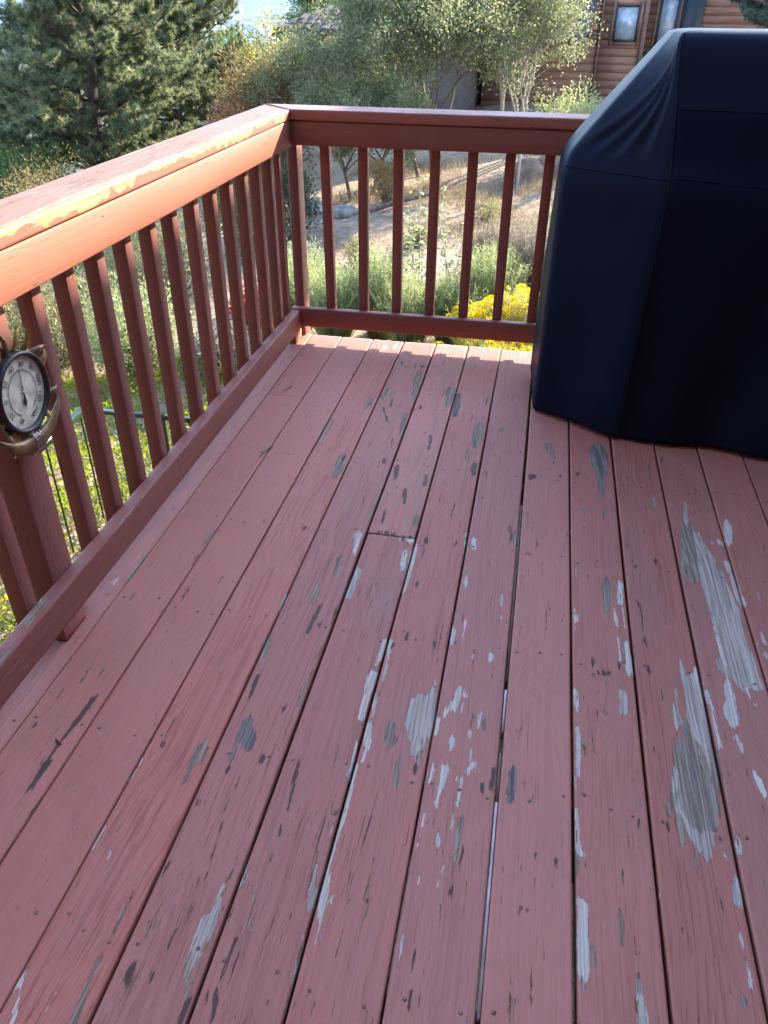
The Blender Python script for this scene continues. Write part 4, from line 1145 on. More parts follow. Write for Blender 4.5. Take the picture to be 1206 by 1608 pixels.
def pine(x, y, h, r, label, mat, group, zbase=None, z0f=0.12, dens=1.0, tuft=.125, nn=26, name='pine_tree', lean=0.0, zlim=(-9, 2.6)):
    z0 = gz(x, y) if zbase is None else zbase
    t = thing(name, label, 'tree', (x, y, z0), group)
    segs, P, A = [], [], []
    nseg = 14; lx, ly = rng.normal()*lean, rng.normal()*lean
    ax = [np.array([x+lx*i/nseg*h+.08*math.sin(i*1.3), y+ly*i/nseg*h+.08*math.cos(i*1.1), z0-.2+h*i/nseg]) for i in range(nseg+1)]
    r0 = 0.016*h+.05
    for i in range(nseg): segs.append((ax[i], r0*(1-i/nseg)+.02, ax[i+1], r0*(1-(i+1)/nseg)+.02))
    hh = z0f*h
    while hh < h*.985:
        f = hh/h; c = ax[min(nseg-1, int(f*nseg))]*(1-(f*nseg) % 1)+ax[min(nseg, int(f*nseg)+1)]*((f*nseg) % 1)
        if zlim[0] < c[2] < zlim[1]:
            R_ = r*(1-f)**0.62*min(1.0, .55+f*2.2)
            nb = rng.integers(5, 8); a0 = rng.uniform(0, 6.28)
            for b in range(nb):
                a = a0+6.28*b/nb+rng.normal()*.25; L = R_*rng.uniform(.65, 1.15)
                d = np.array([math.cos(a), math.sin(a), rng.uniform(-.05, .35)+.25*f]); p = c.copy(); n = 5
                for k in range(n):
                    d2 = unit(d+np.array([0, 0, .10*k])+rng.normal(size=3)*.10); q = p+d2*L/n
                    segs.append((p, .032*(1-k/n)*(.4+L/3)+.006, q, .032*(1-(k+1)/n)*(.4+L/3)+.006))
                    if k >= 1:
                        for s_ in range(int(rng.integers(3, 6))):
                            side = unit(np.cross(d2, [0, 0, 1.0]))*rng.choice([-1, 1])
                            sd = unit(side*rng.uniform(.4, 1)+d2*.7+np.array([0, 0, rng.uniform(-.15, .55)])); sl = L*.30*rng.uniform(.5, 1.1)*(1.15-k/n*.5)
                            m = p+(q-p)*rng.random(); e = m+sd*sl
                            segs.append((m, .010, e, .004))
                            for w in np.arange(.4, 1.01, .2):
                                for _ in range(2):
                                    P.append(m+sd*sl*w+rng.normal(size=3)*.045); A.append(unit(sd+np.array([0, 0, .45])+rng.normal(size=3)*.35))
                    p = q
                for _ in range(3): P.append(p+rng.normal(size=3)*.05); A.append(unit(d+np.array([0, 0, .5])))
        hh += h*rng.uniform(.030, .045)
    for _ in range(4): P.append(ax[-1]+rng.normal(size=3)*.05); A.append(np.array([0, 0, 1.0]))
    P = np.array(P); A = np.array(A)
    if dens < 1:
        k = rng.random(len(P)) < dens; P, A = P[k], A[k]
    m = len(P); tn = np.repeat(rng.random(m)*.75, nn)+rng.random(m*nn)*.25
    Pn = np.repeat(P, nn, 0)+rng.normal(size=(m*nn, 3))*.012
    An = unit(np.repeat(A, nn, 0)*.8+rng.normal(size=(m*nn, 3))*.62)
    mesh_np('trunk', *tube_arr(segs, 4), M_PBARK, t, None, True, (x, y, z0))
    V, F = blades(Pn, An, tuft*rng.uniform(.7, 1.15, m*nn), .017)
    foliage_obj('crown', V, F, mat, t, 3, tn)
    return t

def bush(name, x, y, w, h, label, cat, mat, n=5000, size=.035, asp=.5, group=None, z=None, stem=M_BARK, clump=26, dome=.8, hollow=.35, upb=.6):
    z0 = gz(x, y) if z is None else z
    t = thing(name, label, cat, (x, y, z0), group)
    cd = rand_dirs(clump, .5); cd[:, 2] = np.abs(cd[:, 2])
    rr = rng.uniform(hollow, 1, clump)[:, None]
    C = np.array([x, y, z0+h*.12])+cd*rr*np.array([w/2, w/2, h*dome])
    cr = rng.uniform(.16, .30, clump)*min(w, h*1.4)
    k = rng.integers(0, clump, n); q = rand_dirs(n); u = rng.random(n)**.45
    P = C[k]+q*(cr[k]*u)[:, None]; P[:, 2] = np.maximum(P[:, 2], z0+.01)
    A = unit(q*.8+rng.normal(size=(n, 3))*.5+np.array([0, 0, upb]))
    V, F = leaves(P, A, size*rng.uniform(.6, 1.4, n), size*asp*rng.uniform(.7, 1.3, n))
    tint = np.clip(rng.random(clump)[k]*.6+rng.random(n)*.4, 0, 1)
    foliage_obj('foliage', V, F, mat, t, 4, tint)
    segs = [(np.array([x+rng.normal()*.05, y+rng.normal()*.05, z0-.03]), .018, C[i], .004) for i in range(clump)]
    mesh_np('stem', *tube_arr(segs, 4), stem, t, None, False, (x, y, z0))
    return t

def feather_bush(name, x, y, w, h, label, mat, group=None, n=900, z=None, tipleaf=True, cat='shrub', flowers=None, fmat=None, wd=.007):
    """broom-like shrub: many upright stems that fan out from the root"""
    z0 = gz(x, y) if z is None else z
    t = thing(name, label, cat, (x, y, z0), group)
    a = rng.uniform(0, 6.28, n); rr = np.sqrt(rng.random(n))
    B = np.stack([x+.35*w/2*rr*np.cos(a), y+.35*w/2*rr*np.sin(a), np.full(n, z0-.02)], 1)
    hh = h*rng.uniform(.55, 1.05, n)*(1-.25*rr**2)
    T = np.stack([x+w/2*rr*np.cos(a)+rng.normal(size=n)*.05, y+w/2*rr*np.sin(a)+rng.normal(size=n)*.05, z0+hh], 1)
    M = (B+T)/2+np.array([0, 0, 1])*(hh*.12)[:, None]+rng.normal(size=(n, 3))*.02
    s = unit(rng.normal(size=(n, 3))*np.array([1, 1, .1]))
    V = np.stack([B-s*wd*.5, B+s*wd*.5, M+s*wd*.5, M-s*wd*.5, T+s*wd*.15, T-s*wd*.15], 1).reshape(-1, 3)
    b6 = (np.arange(n)*6)[:, None]
    F = np.concatenate([b6+np.array([[0, 1, 2, 3]]), b6+np.array([[3, 2, 4, 5]])])
    tint = rng.random(n)
    Vs = [V]; Fs = [F]; tn = [np.repeat(tint, 6)]
    k = 14
    u = rng.uniform(.3, 1.0, (n, k)); Q = (M[:, None]*(1-u[..., None])+T[:, None]*u[..., None]).reshape(-1, 3)
    A = unit(np.repeat(T-M, k, 0)*1.5/np.maximum(h, .1)+rng.normal(size=(n*k, 3))*.55+np.array([0, 0, .3]))
    lv, lf = leaves(Q, A, .045*rng.uniform(.6, 1.4, n*k), .006)
    Fs.append(lf+len(V)); Vs.append(lv); tn.append(np.repeat(np.repeat(tint, k)*.7+.3*rng.random(n*k), 4))
    o = mesh_np('foliage', np.concatenate(Vs), np.concatenate(Fs), mat, t, {'tint': np.concatenate(tn)}, False, (x, y, z0)); o['kind'] = 'stuff'
    if flowers:
        m = flowers; sel = rng.choice(np.nonzero(hh > np.quantile(hh, .3))[0], m)
        C = T[sel]+np.array([0, 0, .01]); cr = rng.uniform(.04, .07, m); per = 130
        q = rand_dirs(m*per, .6); P = np.repeat(C, per, 0)+q*np.repeat(cr, per)[:, None]*np.array([1, 1, .75])
        lv, lf = leaves(P, unit(q+rng.normal(size=q.shape)*.5), .014, .009)
        foliage_obj('blossom', lv, lf, fmat, t, 4)
    return t

# ------------------------------------------------------------------ leaf colours
L_PINE = leaf_mat('pine_needles', [(0.082, 0.113, 0.058), (0.172, 0.208, 0.109), (0.281, 0.317, 0.172), (0.382, 0.399, 0.236)], .45, .45)
L_PINE2 = leaf_mat('blue_pine_needles', [(0.068, 0.106, 0.078), (0.127, 0.174, 0.132), (0.194, 0.253, 0.184)], .3, .45)
L_AIRY = leaf_mat('pale_willow_leaf', [(.13, .155, .070), (.20, .225, .108), (.275, .295, .155), (.345, .35, .21)], .5)
L_OLIVE = leaf_mat('olive_russet_leaf', [(0.112, 0.083, 0.053), (0.195, 0.150, 0.068), (0.300, 0.217, 0.083), (0.360, 0.195, 0.105)], .4)
L_YEL = leaf_mat('yellow_green_leaf', [(0.182, 0.221, 0.033), (0.312, 0.338, 0.052), (0.442, 0.416, 0.065)], .5)
L_RED = leaf_mat('russet_leaf', [(0.140, 0.056, 0.049), (0.238, 0.112, 0.070), (0.308, 0.196, 0.098)], .4)
L_GREEN = leaf_mat('mid_green_leaf', [(0.064, 0.112, 0.040), (0.112, 0.176, 0.056), (0.176, 0.240, 0.080)], .45)
L_DARK = leaf_mat('dark_yew_leaf', [(0.019, 0.036, 0.016), (0.039, 0.065, 0.023), (0.065, 0.098, 0.033)], .25)
L_SAGE = leaf_mat('sage_green_leaf', [(0.218, 0.262, 0.131), (0.338, 0.383, 0.186), (0.458, 0.492, 0.262)], .4)
L_SILVER = leaf_mat('silver_leaf', [(0.204, 0.228, 0.168), (0.288, 0.312, 0.240), (0.384, 0.408, 0.324)], .35)
L_DRY = leaf_mat('dry_straw', [(0.204, 0.162, 0.102), (0.312, 0.246, 0.156), (0.432, 0.360, 0.228)], .35)
L_GREYDRY = leaf_mat('grey_dry_twig', [(0.187, 0.164, 0.133), (0.281, 0.250, 0.195), (0.390, 0.343, 0.265)], .3)
L_LIME = leaf_mat('lime_ground_leaf', [(.12, .17, .02), (.22, .28, .035), (.33, .36, .05), (.40, .40, .07)], .5)
L_TANG = leaf_mat('tan_green_leaf', [(0.139, 0.146, 0.069), (0.262, 0.254, 0.123), (0.400, 0.354, 0.185), (0.462, 0.339, 0.169)], .4)
L_FLOW = leaf_mat('yellow_blossom', [(.55, .40, .01), (.75, .58, .015), (.85, .70, .03)], .3)
L_PALEV = leaf_mat('pale_vine_leaf', [(0.176, 0.220, 0.099), (0.275, 0.319, 0.165), (0.396, 0.429, 0.253)], .45)

# ------------------------------------------------------------------ pines and other trees on the left
PG = 'tall pines beyond the left railing'
pine(-9.4, 15.3, 9.6, 2.9, 'nearest broad pine left of the deck with grey green needle tufts', L_PINE, PG)
pine(-9.2, 19.2, 10.5, 2.7, 'pine close behind and right of the nearest broad pine', L_PINE, PG)
pine(-11.7, 18.6, 10.5, 2.6, 'pine with sparse top left of the nearest broad pine', L_PINE, PG)
pine(-15.0, 18.8, 5.7, 2.4, 'dark blue green conifer at the far left edge', L_PINE2, None, name='conifer', nn=26)
pine(-12.0, 26.5, 12, 2.7, 'pine standing behind the others, right edge against the hazy valley', L_PINE, PG, dens=.8)
pine(-14.4, 28.5, 13, 3.0, 'pine furthest back on the left, showing between the nearer crowns', L_PINE2, PG, dens=.8)
for i, (x, y, h) in enumerate(((-19.4, 52, 8.0), (-19.6, 54, 8.2))):
    pine(x, y, h, 1.3, ('slim spruce top left of the small white gable', 'slightly shorter spruce top close to the small white gable')[i], L_PINE2, 'slim spruces down the slope', name='spruce_tree', tuft=.3, nn=12, zlim=(-12, 6))
broad_tree('broadleaf_tree', -11.1, 40, 7.6, .3, 'tall green tree rising behind the tiled roof corner', 'tree', L_GREEN, M_BARK, depth=3, per=30, size=.16, zoff=0, clear=.35)
bush('smoke_bush', -5.5, 15.9, 2.2, 3.3, 'large olive and russet shrub between the pines and the tiled house', 'shrub', L_OLIVE, 16000, .075, .5, clump=60, stem=M_BARK)
bush('smoke_bush', -6.75, 20.2, 1.5, 3.6, 'yellow green shrub under the tiled roof corner', 'shrub', L_YEL, 6000, .09, .55, clump=36)
bush('smoke_bush', -5.35, 12.7, 1.3, 2.2, 'small red brown shrub in front of the pines', 'shrub', L_RED, 7000, .06, .5, clump=40)
bush('leafy_shrub', -10.3, 13.6, 2.6, 2.6, 'dark green leafy shrub at the foot of the nearest broad pine', 'shrub', L_GREEN, 9000, .07, .45, clump=44)
bush('leafy_shrub', -8.3, 22.5, 3.0, 3.4, 'dense green shrub filling the gap between the pines and the russet shrub', 'shrub', L_GREEN, 9000, .10, .45, clump=50)
bush('smoke_bush', -4.75, 18.5, 1.0, 3.0, 'shrub with red tinged leaves against the tiled house corner', 'shrub', L_RED, 2500, .07, .5, clump=24)

# airy pale trees in the middle
AG = 'airy pale green trees in front of the brown house'
broad_tree('airy_tree', -1.25, 14.2, 4.5, .50, 'tallest airy pale green tree in the middle, thin grey stems', 'tree', L_AIRY, M_BARK, n0=5, stems=3, per=34, size=.064, depth=3, trunk_r=.05, kids=3, group=AG, spread=.75, clear=.22)
broad_tree('airy_tree', -3.55, 15.6, 2.8, .6, 'low airy tree in front of the tiled roof with bare pale twigs at its edge', 'tree', L_AIRY, M_BARKPALE, n0=4, stems=3, per=18, size=.06, depth=3, trunk_r=.035, group=AG, spread=.8, clear=.3)
broad_tree('airy_tree', 0.30, 14.8, 3.4, .13, 'airy tree with whitish branches beside the brown house wall', 'tree', L_AIRY, M_BARKPALE, n0=4, stems=3, per=7, size=.065, depth=3, trunk_r=.045, group=AG, spread=.42, clear=.25)
broad_tree('airy_tree', -2.6, 12.6, 2.4, .8, 'low leafy tree just beyond the railing corner', 'tree', L_AIRY, M_BARK, n0=5, stems=2, per=14, size=.06, depth=3, trunk_r=.04, group=AG, spread=.9, clear=.35)
bush('leafy_shrub', 1.35, 15.2, 1.3, 1.5, 'pale green shrub at the foot of the brown house wall', 'shrub', L_SAGE, 4500, .07, .5)
pine(6.75, 22.2, 8.5, 2.1, 'dark green pine at the top right behind the covered grill', L_PINE2, None, z0f=.2, nn=26)

# ------------------------------------------------------------------ neighbour's brown house
def siding_mat():
    g = G('brown_cedar_siding')
    c = g.coord(); oi = g.new('ShaderNodeObjectInfo').outputs['Random']
    v = g.new('ShaderNodeVectorMath', operation='ADD'); g.put(v.inputs[0], c)
    cb = g.new('ShaderNodeCombineXYZ'); g.put(cb.inputs[0], g.math('MULTIPLY', oi, 37.0)); g.put(cb.inputs[2], g.math('MULTIPLY', oi, 11.0)); g.l.new(cb.outputs[0], v.inputs[1])
    n = g.noise(g.scale(v.outputs[0], 1.2, 1, 40), 1.0, 4, 0.6); n2 = g.noise(v.outputs[0], 1.3, 4)
    col = g.mix(g.ramp(n, 0.35, 0.65), (0.25, 0.105, 0.062), (0.38, 0.19, 0.115))
    col = g.mix(g.math('MULTIPLY', g.ramp(n2, 0.4, 0.7), 0.5), col, (0.40, 0.22, 0.135))
    col = g.mix(g.math('MULTIPLY', oi, 0.3), col, (0.13, 0.06, 0.045))
    g.set(Base_Color=col, Roughness=0.8, Normal=g.bump(n, 0.006)); return g.m
M_SIDING = siding_mat()
M_TRIM = simple('brown_trim', (0.20, 0.105, 0.07), 0.7, 0.2, 8)
M_FRAME = simple('dark_window_frame', (0.025, 0.028, 0.035), 0.5)
M_TILE = simple('brown_roof_tile', (0.20, 0.145, 0.125), 0.85, 0.4, 9)
M_FASCIA = simple('dark_fascia', (0.055, 0.04, 0.035), 0.7)
def glass_mat():
    g = G('window_glass')
    n = g.noise(g.coord(), 5, 4, .6)
    g.set(Base_Color=g.mix(g.ramp(n, .35, .65), (0.30, 0.34, 0.37), (0.48, 0.52, 0.54)), Roughness=0.12); g.b.inputs['Specular IOR Level'].default_value = 0.9
    return g.m
M_GLASS = glass_mat()
HY = 23.7
house = thing('brown_house', 'brown timber house with horizontal siding behind the airy trees', 'house', (1.0, HY, -2.0))
ZT = 3.2
V, F = box_arr(-1.2, 3.30, HY+.06, HY+8, -2.2, ZT); mesh_np('wall', V, F, M_FASCIA, house, None, False, (0, HY, -2.2))
V, F = box_arr(3.30, 9.0, HY+1.06, HY+8, -2.2, ZT); mesh_np('wall', V, F, M_FASCIA, house, None, False, (5, HY+1, -2.2))
c0 = -2.0
while c0 < ZT:
    for (xa, xb, yy) in ((-1.2, 2.08, HY), (2.085, 3.27, HY), (3.36, 9.0, HY+1.0)):
        j = rng.uniform(-.006, .006)
        Vp = np.array([(xa, yy+.055, c0), (xb, yy+.055, c0), (xa, yy+.014+j*.4, c0), (xb, yy+.014+j*.4, c0), (xa, yy+.019+j*.4, c0+.199), (xb, yy+.019+j*.4, c0+.199), (xa, yy+.055, c0+.199), (xb, yy+.055, c0+.199)])
        Fp = np.array([(0, 1, 3, 2), (2, 3, 5, 4), (4, 5, 7, 6), (0, 2, 4, 6), (1, 7, 5, 3), (0, 6, 7, 1)])
        mesh_np('siding_board', Vp, Fp, M_SIDING, house, None, False, (xa, yy, c0))
    c0 += 0.205
for (x0, x1, y0, y1) in ((3.24, 3.36, HY-.035, HY+1.0), (2.05, 2.115, HY-.03, HY+.03)):
    V, F = box_arr(x0, x1, y0, y1, -2.1, ZT); mesh_np('corner_board', V, F, M_TRIM, house, None, False, (x0, y0, -2.1))
def window(x0, x1, z0, z1, y, fr=.05, door=False):
    parts = [box_arr(x0-fr, x0, y-.06, y+.05, z0-fr, z1+fr), box_arr(x1, x1+fr, y-.06, y+.05, z0-fr, z1+fr), box_arr(x0, x1, y-.059, y+.05, z1, z1+fr), box_arr(x0, x1, y-.059, y+.05, z0-fr, z0)]
    w = mesh_np('window', *joinq(parts), M_FRAME, house, None, False, (x0, y, z0))
    V, F = box_arr(x0+.002, x1-.002, y-.035, y-.03, z0+.002, z1-.002); mesh_np('pane', V, F, M_GLASS, w, None, False, (x0, y, z0))
    tr = [box_arr(x0-fr-.09, x0-fr-.002, y-.045, y+.05, z0-fr-.09, z1+fr+.09), box_arr(x1+fr+.002, x1+fr+.09, y-.045, y+.05, z0-fr-.09, z1+fr+.09), box_arr(x0-fr, x1+fr, y-.044, y+.05, z0-fr-.09, z0-fr-.002)]
    mesh_np('sill', *joinq(tr), M_TRIM, w, None, False, (x0, y, z0))
window(2.50, 3.06, 0.27, 1.06, HY)
window(3.80, 4.22, 0.05, 1.25, HY+1.0, .07)
window(0.35, 0.95, 0.25, 1.30, HY)
V, F = box_arr(4.36, 4.95, HY+.93, HY+1.04, -1.0, 1.6); mesh_np('door', V, F, M_FRAME, house, None, False, (4.4, HY+.9, -1))
V, F = box_arr(3.38, 3.75, HY+.90, HY+1.02, -.10, -.06); mesh_np('vent', V, F, M_FRAME, house, None, False, (3.5, HY+.9, -.1))
# tiled wing on the left: hip roof turned a little towards the deck
WA_ = R(-9); WP = np.array([-7.27, 22.41, 0.41])
def wing(V):
    V = np.asarray(V, float); c, s_ = math.cos(WA_), math.sin(WA_)
    return np.stack([WP[0]+V[:, 0]*c-V[:, 1]*s_, WP[1]+V[:, 0]*s_+V[:, 1]*c, WP[2]+V[:, 2]], 1)
V, F = box_arr(.62, 5.6, .6, 7, -3.2, .05); mesh_np('wall', wing(V), F, simple('grey_brown_wall', (.13, .095, .08), .85, .2, 6), house, None, False, tuple(wing([(0.6, .6, -3.2)])[0]))
sl = 0.40
mesh_np('roof_deck', wing([(0, 0, 0), (9, 0, 0), (9, 4, 4*sl), (4, 4, 4*sl), (0, 8, 0), (0, 0, -.03), (9, 0, -.03), (0, 8, -.03), (9, 8, -.03)]),
        [np.array([[0, 1, 2, 3]]), np.array([[0, 3, 4], [5, 6, 8], [5, 8, 7]])], M_FASCIA, house, None, False, tuple(WP))
V, F = box_arr(-.03, 9, -.05, -.005, -.17, .015); mesh_np('gutter', wing(V), F, M_FASCIA, house, None, False, tuple(WP))
V, F = box_arr(-.05, -.005, -.05, 8, -.17, .015); mesh_np('gutter', wing(V), F, M_FASCIA, house, None, False, tuple(WP))
sg = [(wing([(.0, .1, -.15)])[0], .03, wing([(.25, .3, -.35)])[0], .03), (wing([(.25, .3, -.35)])[0], .03, wing([(.60, .55, -.45)])[0], .03), (wing([(.60, .55, -.45)])[0], .03, wing([(.60, .55, -3)])[0], .03)]
mesh_np('downpipe', *tube_arr(sg, 6), M_FASCIA, house, None, True, tuple(WP))
# roof tiles: single pieces that share a few meshes
tile_meshes = []
for q in range(3):
    an = np.linspace(0, math.pi, 6); w = .145
    V = []
    for yy, lift in ((-.03, .035), (.33, .012)):
        V += [(w*math.cos(a)*1.0, yy, lift+.045*math.sin(a)+.01*q*math.sin(a*2)) for a in an]
    V += [(w*math.cos(a), -.03, .002) for a in an]
    F = [(i, i+1, i+7, i+6) for i in range(5)]+[(12+i, 13+i, i+1, i) for i in range(5)]
    me = bpy.data.meshes.new('roof_tile'); c, s_ = math.cos(WA_), math.sin(WA_)
    th2 = math.atan(sl); ct, st = math.cos(th2), math.sin(th2)
    VV = [((x*c-(y*ct-z*st)*s_), (x*s_+(y*ct-z*st)*c), y*st+z*ct) for x, y, z in V]
    me.from_pydata(VV, [], F); me.update()
    me.materials.append(simple('roof_tile_%d' % q, [(.17, .12, .105), (.22, .16, .14), (.13, .095, .085)][q], .85, .35, 9)); tile_meshes.append(me)
row = 0
while row*.27 < 2.0:
    yy = row*.27
    xx = yy+.16
    while xx < min(7.2, 5.4+yy):
        o = bpy.data.objects.new('roof_tile', tile_meshes[int(rng.integers(0, 3))]); COL.objects.link(o); o.parent = house
        o.location = Vector(tuple(wing([(xx+rng.normal()*.01, yy+.02, yy*sl+.012+rng.uniform(0, .01))])[0]))-Vector(tuple(parent_loc(house)))
        xx += .285
    row += 1

# small white house far down the slope
wh = thing('white_house', 'small white gabled house far down the slope left of the tiled roof', 'house', (-28.3, 82, -9))
def at_(x, y, z): return (x, y, z)
gx0, gx1, gy0, gy1, ez, rz = -29.7, -28.0, 80.6, 88, -2.55, -1.35
V = np.array([(gx0, gy0, -14), (gx1, gy0, -14), (gx1, gy0, ez), ((gx0+gx1)/2, gy0, rz), (gx0, gy0, ez), (gx0, gy1, -14), (gx1, gy1, -14), (gx1, gy1, ez), ((gx0+gx1)/2, gy1, rz), (gx0, gy1, ez)])
M_WHITE = simple('white_siding', (.62, .64, .68), .7, .06, 2)
mesh_np('wall', V, [np.array([[0, 1, 2, 4], [1, 6, 7, 2], [0, 4, 9, 5]]), np.array([[4, 2, 3]])], M_WHITE, wh, None, False, (gx0, gy0, -14))
V = np.array([(gx0-.25, gy0-.25, ez-.2), ((gx0+gx1)/2, gy0-.25, rz+.06), (gx1+1.3, gy0-.1, ez-.45), (gx0-.25, gy1, ez-.2), ((gx0+gx1)/2, gy1, rz+.06), (gx1+1.3, gy1, ez-.45)])
mesh_np('roof', np.concatenate([V, V-[0, 0, .12]]), np.array([[0, 1, 4, 3], [1, 2, 5, 4], [6, 9, 10, 7], [7, 10, 11, 8], [0, 6, 7, 1], [1, 7, 8, 2]]), simple('pale_grey_roof', (.42, .43, .46), .8, .15, 2), wh, None, False, (gx0, gy0, ez))
V, F = box_arr(-27.4, -27.1, 82.5, 82.8, -2.4, -1.25); mesh_np('chimney', V, F, M_WHITE, wh, None, False, (-27.2, 82.5, -2.4))
# far town on the valley floor
parts = []
for _ in range(900):
    d = rng.uniform(2600, 11000); a = R(rng.uniform(-48, -8)); x = CAM[0]+d*math.sin(a); y = CAM[1]+d*math.cos(a)
    w = rng.uniform(12, 70)*(1+d/9000); l = rng.uniform(10, 40); h = rng.uniform(5, 12)
    parts.append(box_arr(x-w/2, x+w/2, y-l/2, y+l/2, -125.5, -125+h))
V, F = joinq(parts)
tag(mesh_np('town', V, F, simple('pale_town_walls', (.62, .60, .58), .8, .3, .02), None, None, False), 'distant pale town spread over the hazy valley floor', 'town', kind='stuff')

# ------------------------------------------------------------------ slope behind the back railing
bush('yew_bush', -3.05, 9.8, 1.0, 1.5, 'dark green conifer shrub beside the pale boulders', 'shrub', L_DARK, 6000, .06, .2, clump=30)
M_ROCKP = simple('pale_rock', (.46, .43, .40), .9, .3, 5, bump=.03)
M_ROCKG = simple('grey_rock', (.30, .26, .23), .9, .35, 6, bump=.03)
M_ROCKB = simple('brown_rock', (.20, .125, .08), .95, .4, 5, bump=.04)
def rock(x, y, sx, sy, sz, mat, label, group, zo=0.0):
    bm = bmesh.new(); bmesh.ops.create_icosphere(bm, subdivisions=3, radius=1)
    s0 = rng.uniform(0, 40)
    for v in bm.verts:
        c = v.co; f = 1+.16*math.sin(c.x*2.3+s0)+.14*math.sin(c.y*3.1+s0*2)+.12*math.sin(c.z*2.7+c.x*2+s0*3)
        f = min(f, .82+.3*abs(math.sin(s0+c.x*1.2)))
        v.co = Vector((c.x*f*sx, c.y*f*sy, c.z*f*sz))
    me = bpy.data.meshes.new('boulder'); bm.to_mesh(me); bm.free(); me.materials.append(mat)
    o = bpy.data.objects.new('boulder', me); COL.objects.link(o); o.location = (x, y, gz(x, y)+sz*.45+zo)
    return tag(o, label, 'rock', group)
RG = 'boulders on the dirt slope'
rock(-3.02, 11.5, .15, .14, .12, M_ROCKP, 'small whitish boulder left of the wide grey one', RG, .0)
rock(-2.5, 11.1, .27, .22, .15, M_ROCKG, 'wide grey boulder at the left end of the weathered log', RG)
rock(-3.3, 11.9, .36, .3, .25, M_ROCKG, 'grey rock half hidden by the dark conifer shrub', RG)
for i, (x, y, s_) in enumerate(((.75, 13.3, .42), (1.25, 13.5, .50), (1.8, 13.6, .45), (2.4, 13.8, .5))):
    rock(x, y, s_, .35, .30, M_ROCKB, ('leftmost brown boulder behind the wire fence', 'brown boulder second from the left behind the wire fence', 'brown boulder third from the left behind the wire fence', 'rightmost brown boulder behind the wire fence')[i], RG)
lg = np.array([-2.0, 10.9, gz(-2.0, 10.9)+.10]); le = np.array([-.95, 11.3, gz(-.95, 11.3)+.22])
tag(mesh_np('log', *tube_arr([(lg, .05, (lg+le)/2+[0, 0, .02], .042), ((lg+le)/2+[0, 0, .02], .042, le, .03)], 8), M_BARK, None, None, True, tuple(lg)), 'weathered grey log lying on the dirt slope', 'log')
bush('dry_bush', -1.85, 11.7, .8, 1.0, 'golden brown dry bush on the bank behind the grey log', 'shrub', leaf_mat('golden_dry', [(.24, .15, .07), (.36, .24, .11), (.46, .32, .16)], .35), 3000, .06, .25)
# wire fence
cf = thing('wire_fence', 'sagging chain link fence across the dirt slope below the brown house', 'fence', (.8, 12.3, gz(.8, 12.3)))
M_WIREF = simple('galvanised_wire', (.42, .43, .45), .4, metal=.7)
fx0, fx1, fy0, fy1 = -1.1, 3.6, 12.2, 12.6
sg = []; H = 0.95; n = 76
def fpt(u, v):
    x = fx0+(fx1-fx0)*u; y = fy0+(fy1-fy0)*u; return np.array([x, y, gz(x, y)+.03+H*v])
Lx = fx1-fx0; stp = .062
for sgn in (1, -1):
    u0 = -H
    while u0 < Lx+H:
        a, b = u0, u0+sgn*H
        va, vb = 0., 1.
        if a < 0 and b > 0: va = -a/(b-a); a = 0.
        if b < 0 and a > 0: vb = a/(a-b); b = 0.
        if a > Lx and b < Lx: va = (a-Lx)/(a-b); a = Lx
        if b > Lx and a < Lx: vb = (Lx-a)/(b-a); b = Lx
        if 0 <= a <= Lx and 0 <= b <= Lx and abs(a-b) > 1e-3:
            m = 3
            for i in range(m):
                t0, t1 = i/m, (i+1)/m
                sg.append((fpt((a+(b-a)*t0)/Lx, va+(vb-va)*t0), .0022, fpt((a+(b-a)*t1)/Lx, va+(vb-va)*t1), .0022))
        u0 += stp
o = mesh_np('wire_mesh', *tube_arr(sg, 3), M_WIREF, cf, None, False, (fx0, fy0, gz(fx0, fy0))); o['kind'] = 'stuff'
for u in (0, .34, .67, 1.0):
    p = fpt(u, 0); mesh_np('fence_post', *tube_arr([(p-[0, 0, .2], .024, p+[0, 0, H+.03], .024)], 8), M_WIREF, cf, None, True, tuple(p))
mesh_np('top_rail', *tube_arr([(fpt(i/12, 1.0), .015, fpt((i+1)/12, 1.0), .015) for i in range(12)], 6), M_WIREF, cf, None, True, tuple(fpt(0, 1)))
# dry grass on the slope
n = 15000
gxr = rng.uniform(-3.2, 4.5, n); gyr = rng.uniform(7.5, 16, n); keep = (np.sin(gxr*1.3+gyr*.7)+np.sin(gyr*2.1-gxr*.6)+rng.normal(size=n)*.7 > .35) | (np.abs(gyr-12.4) < .35)
gxr, gyr = gxr[keep], gyr[keep]; n = len(gxr); Pg = np.stack([gxr, gyr, ground_z(gxr, gyr)-.01], 1)
V, F = blades(np.repeat(Pg, 4, 0)+rng.normal(size=(n*4, 3))*np.array([.05, .05, 0]), unit(rng.normal(size=(n*4, 3))*.45+np.array([0, 0, 1.0])), rng.uniform(.06, .26, n*4), .008)
o = foliage_obj('dry_grass', V, F, L_DRY, None, 3); tag(o, 'dry straw grass scattered on the dirt slope', 'grass', kind='stuff')
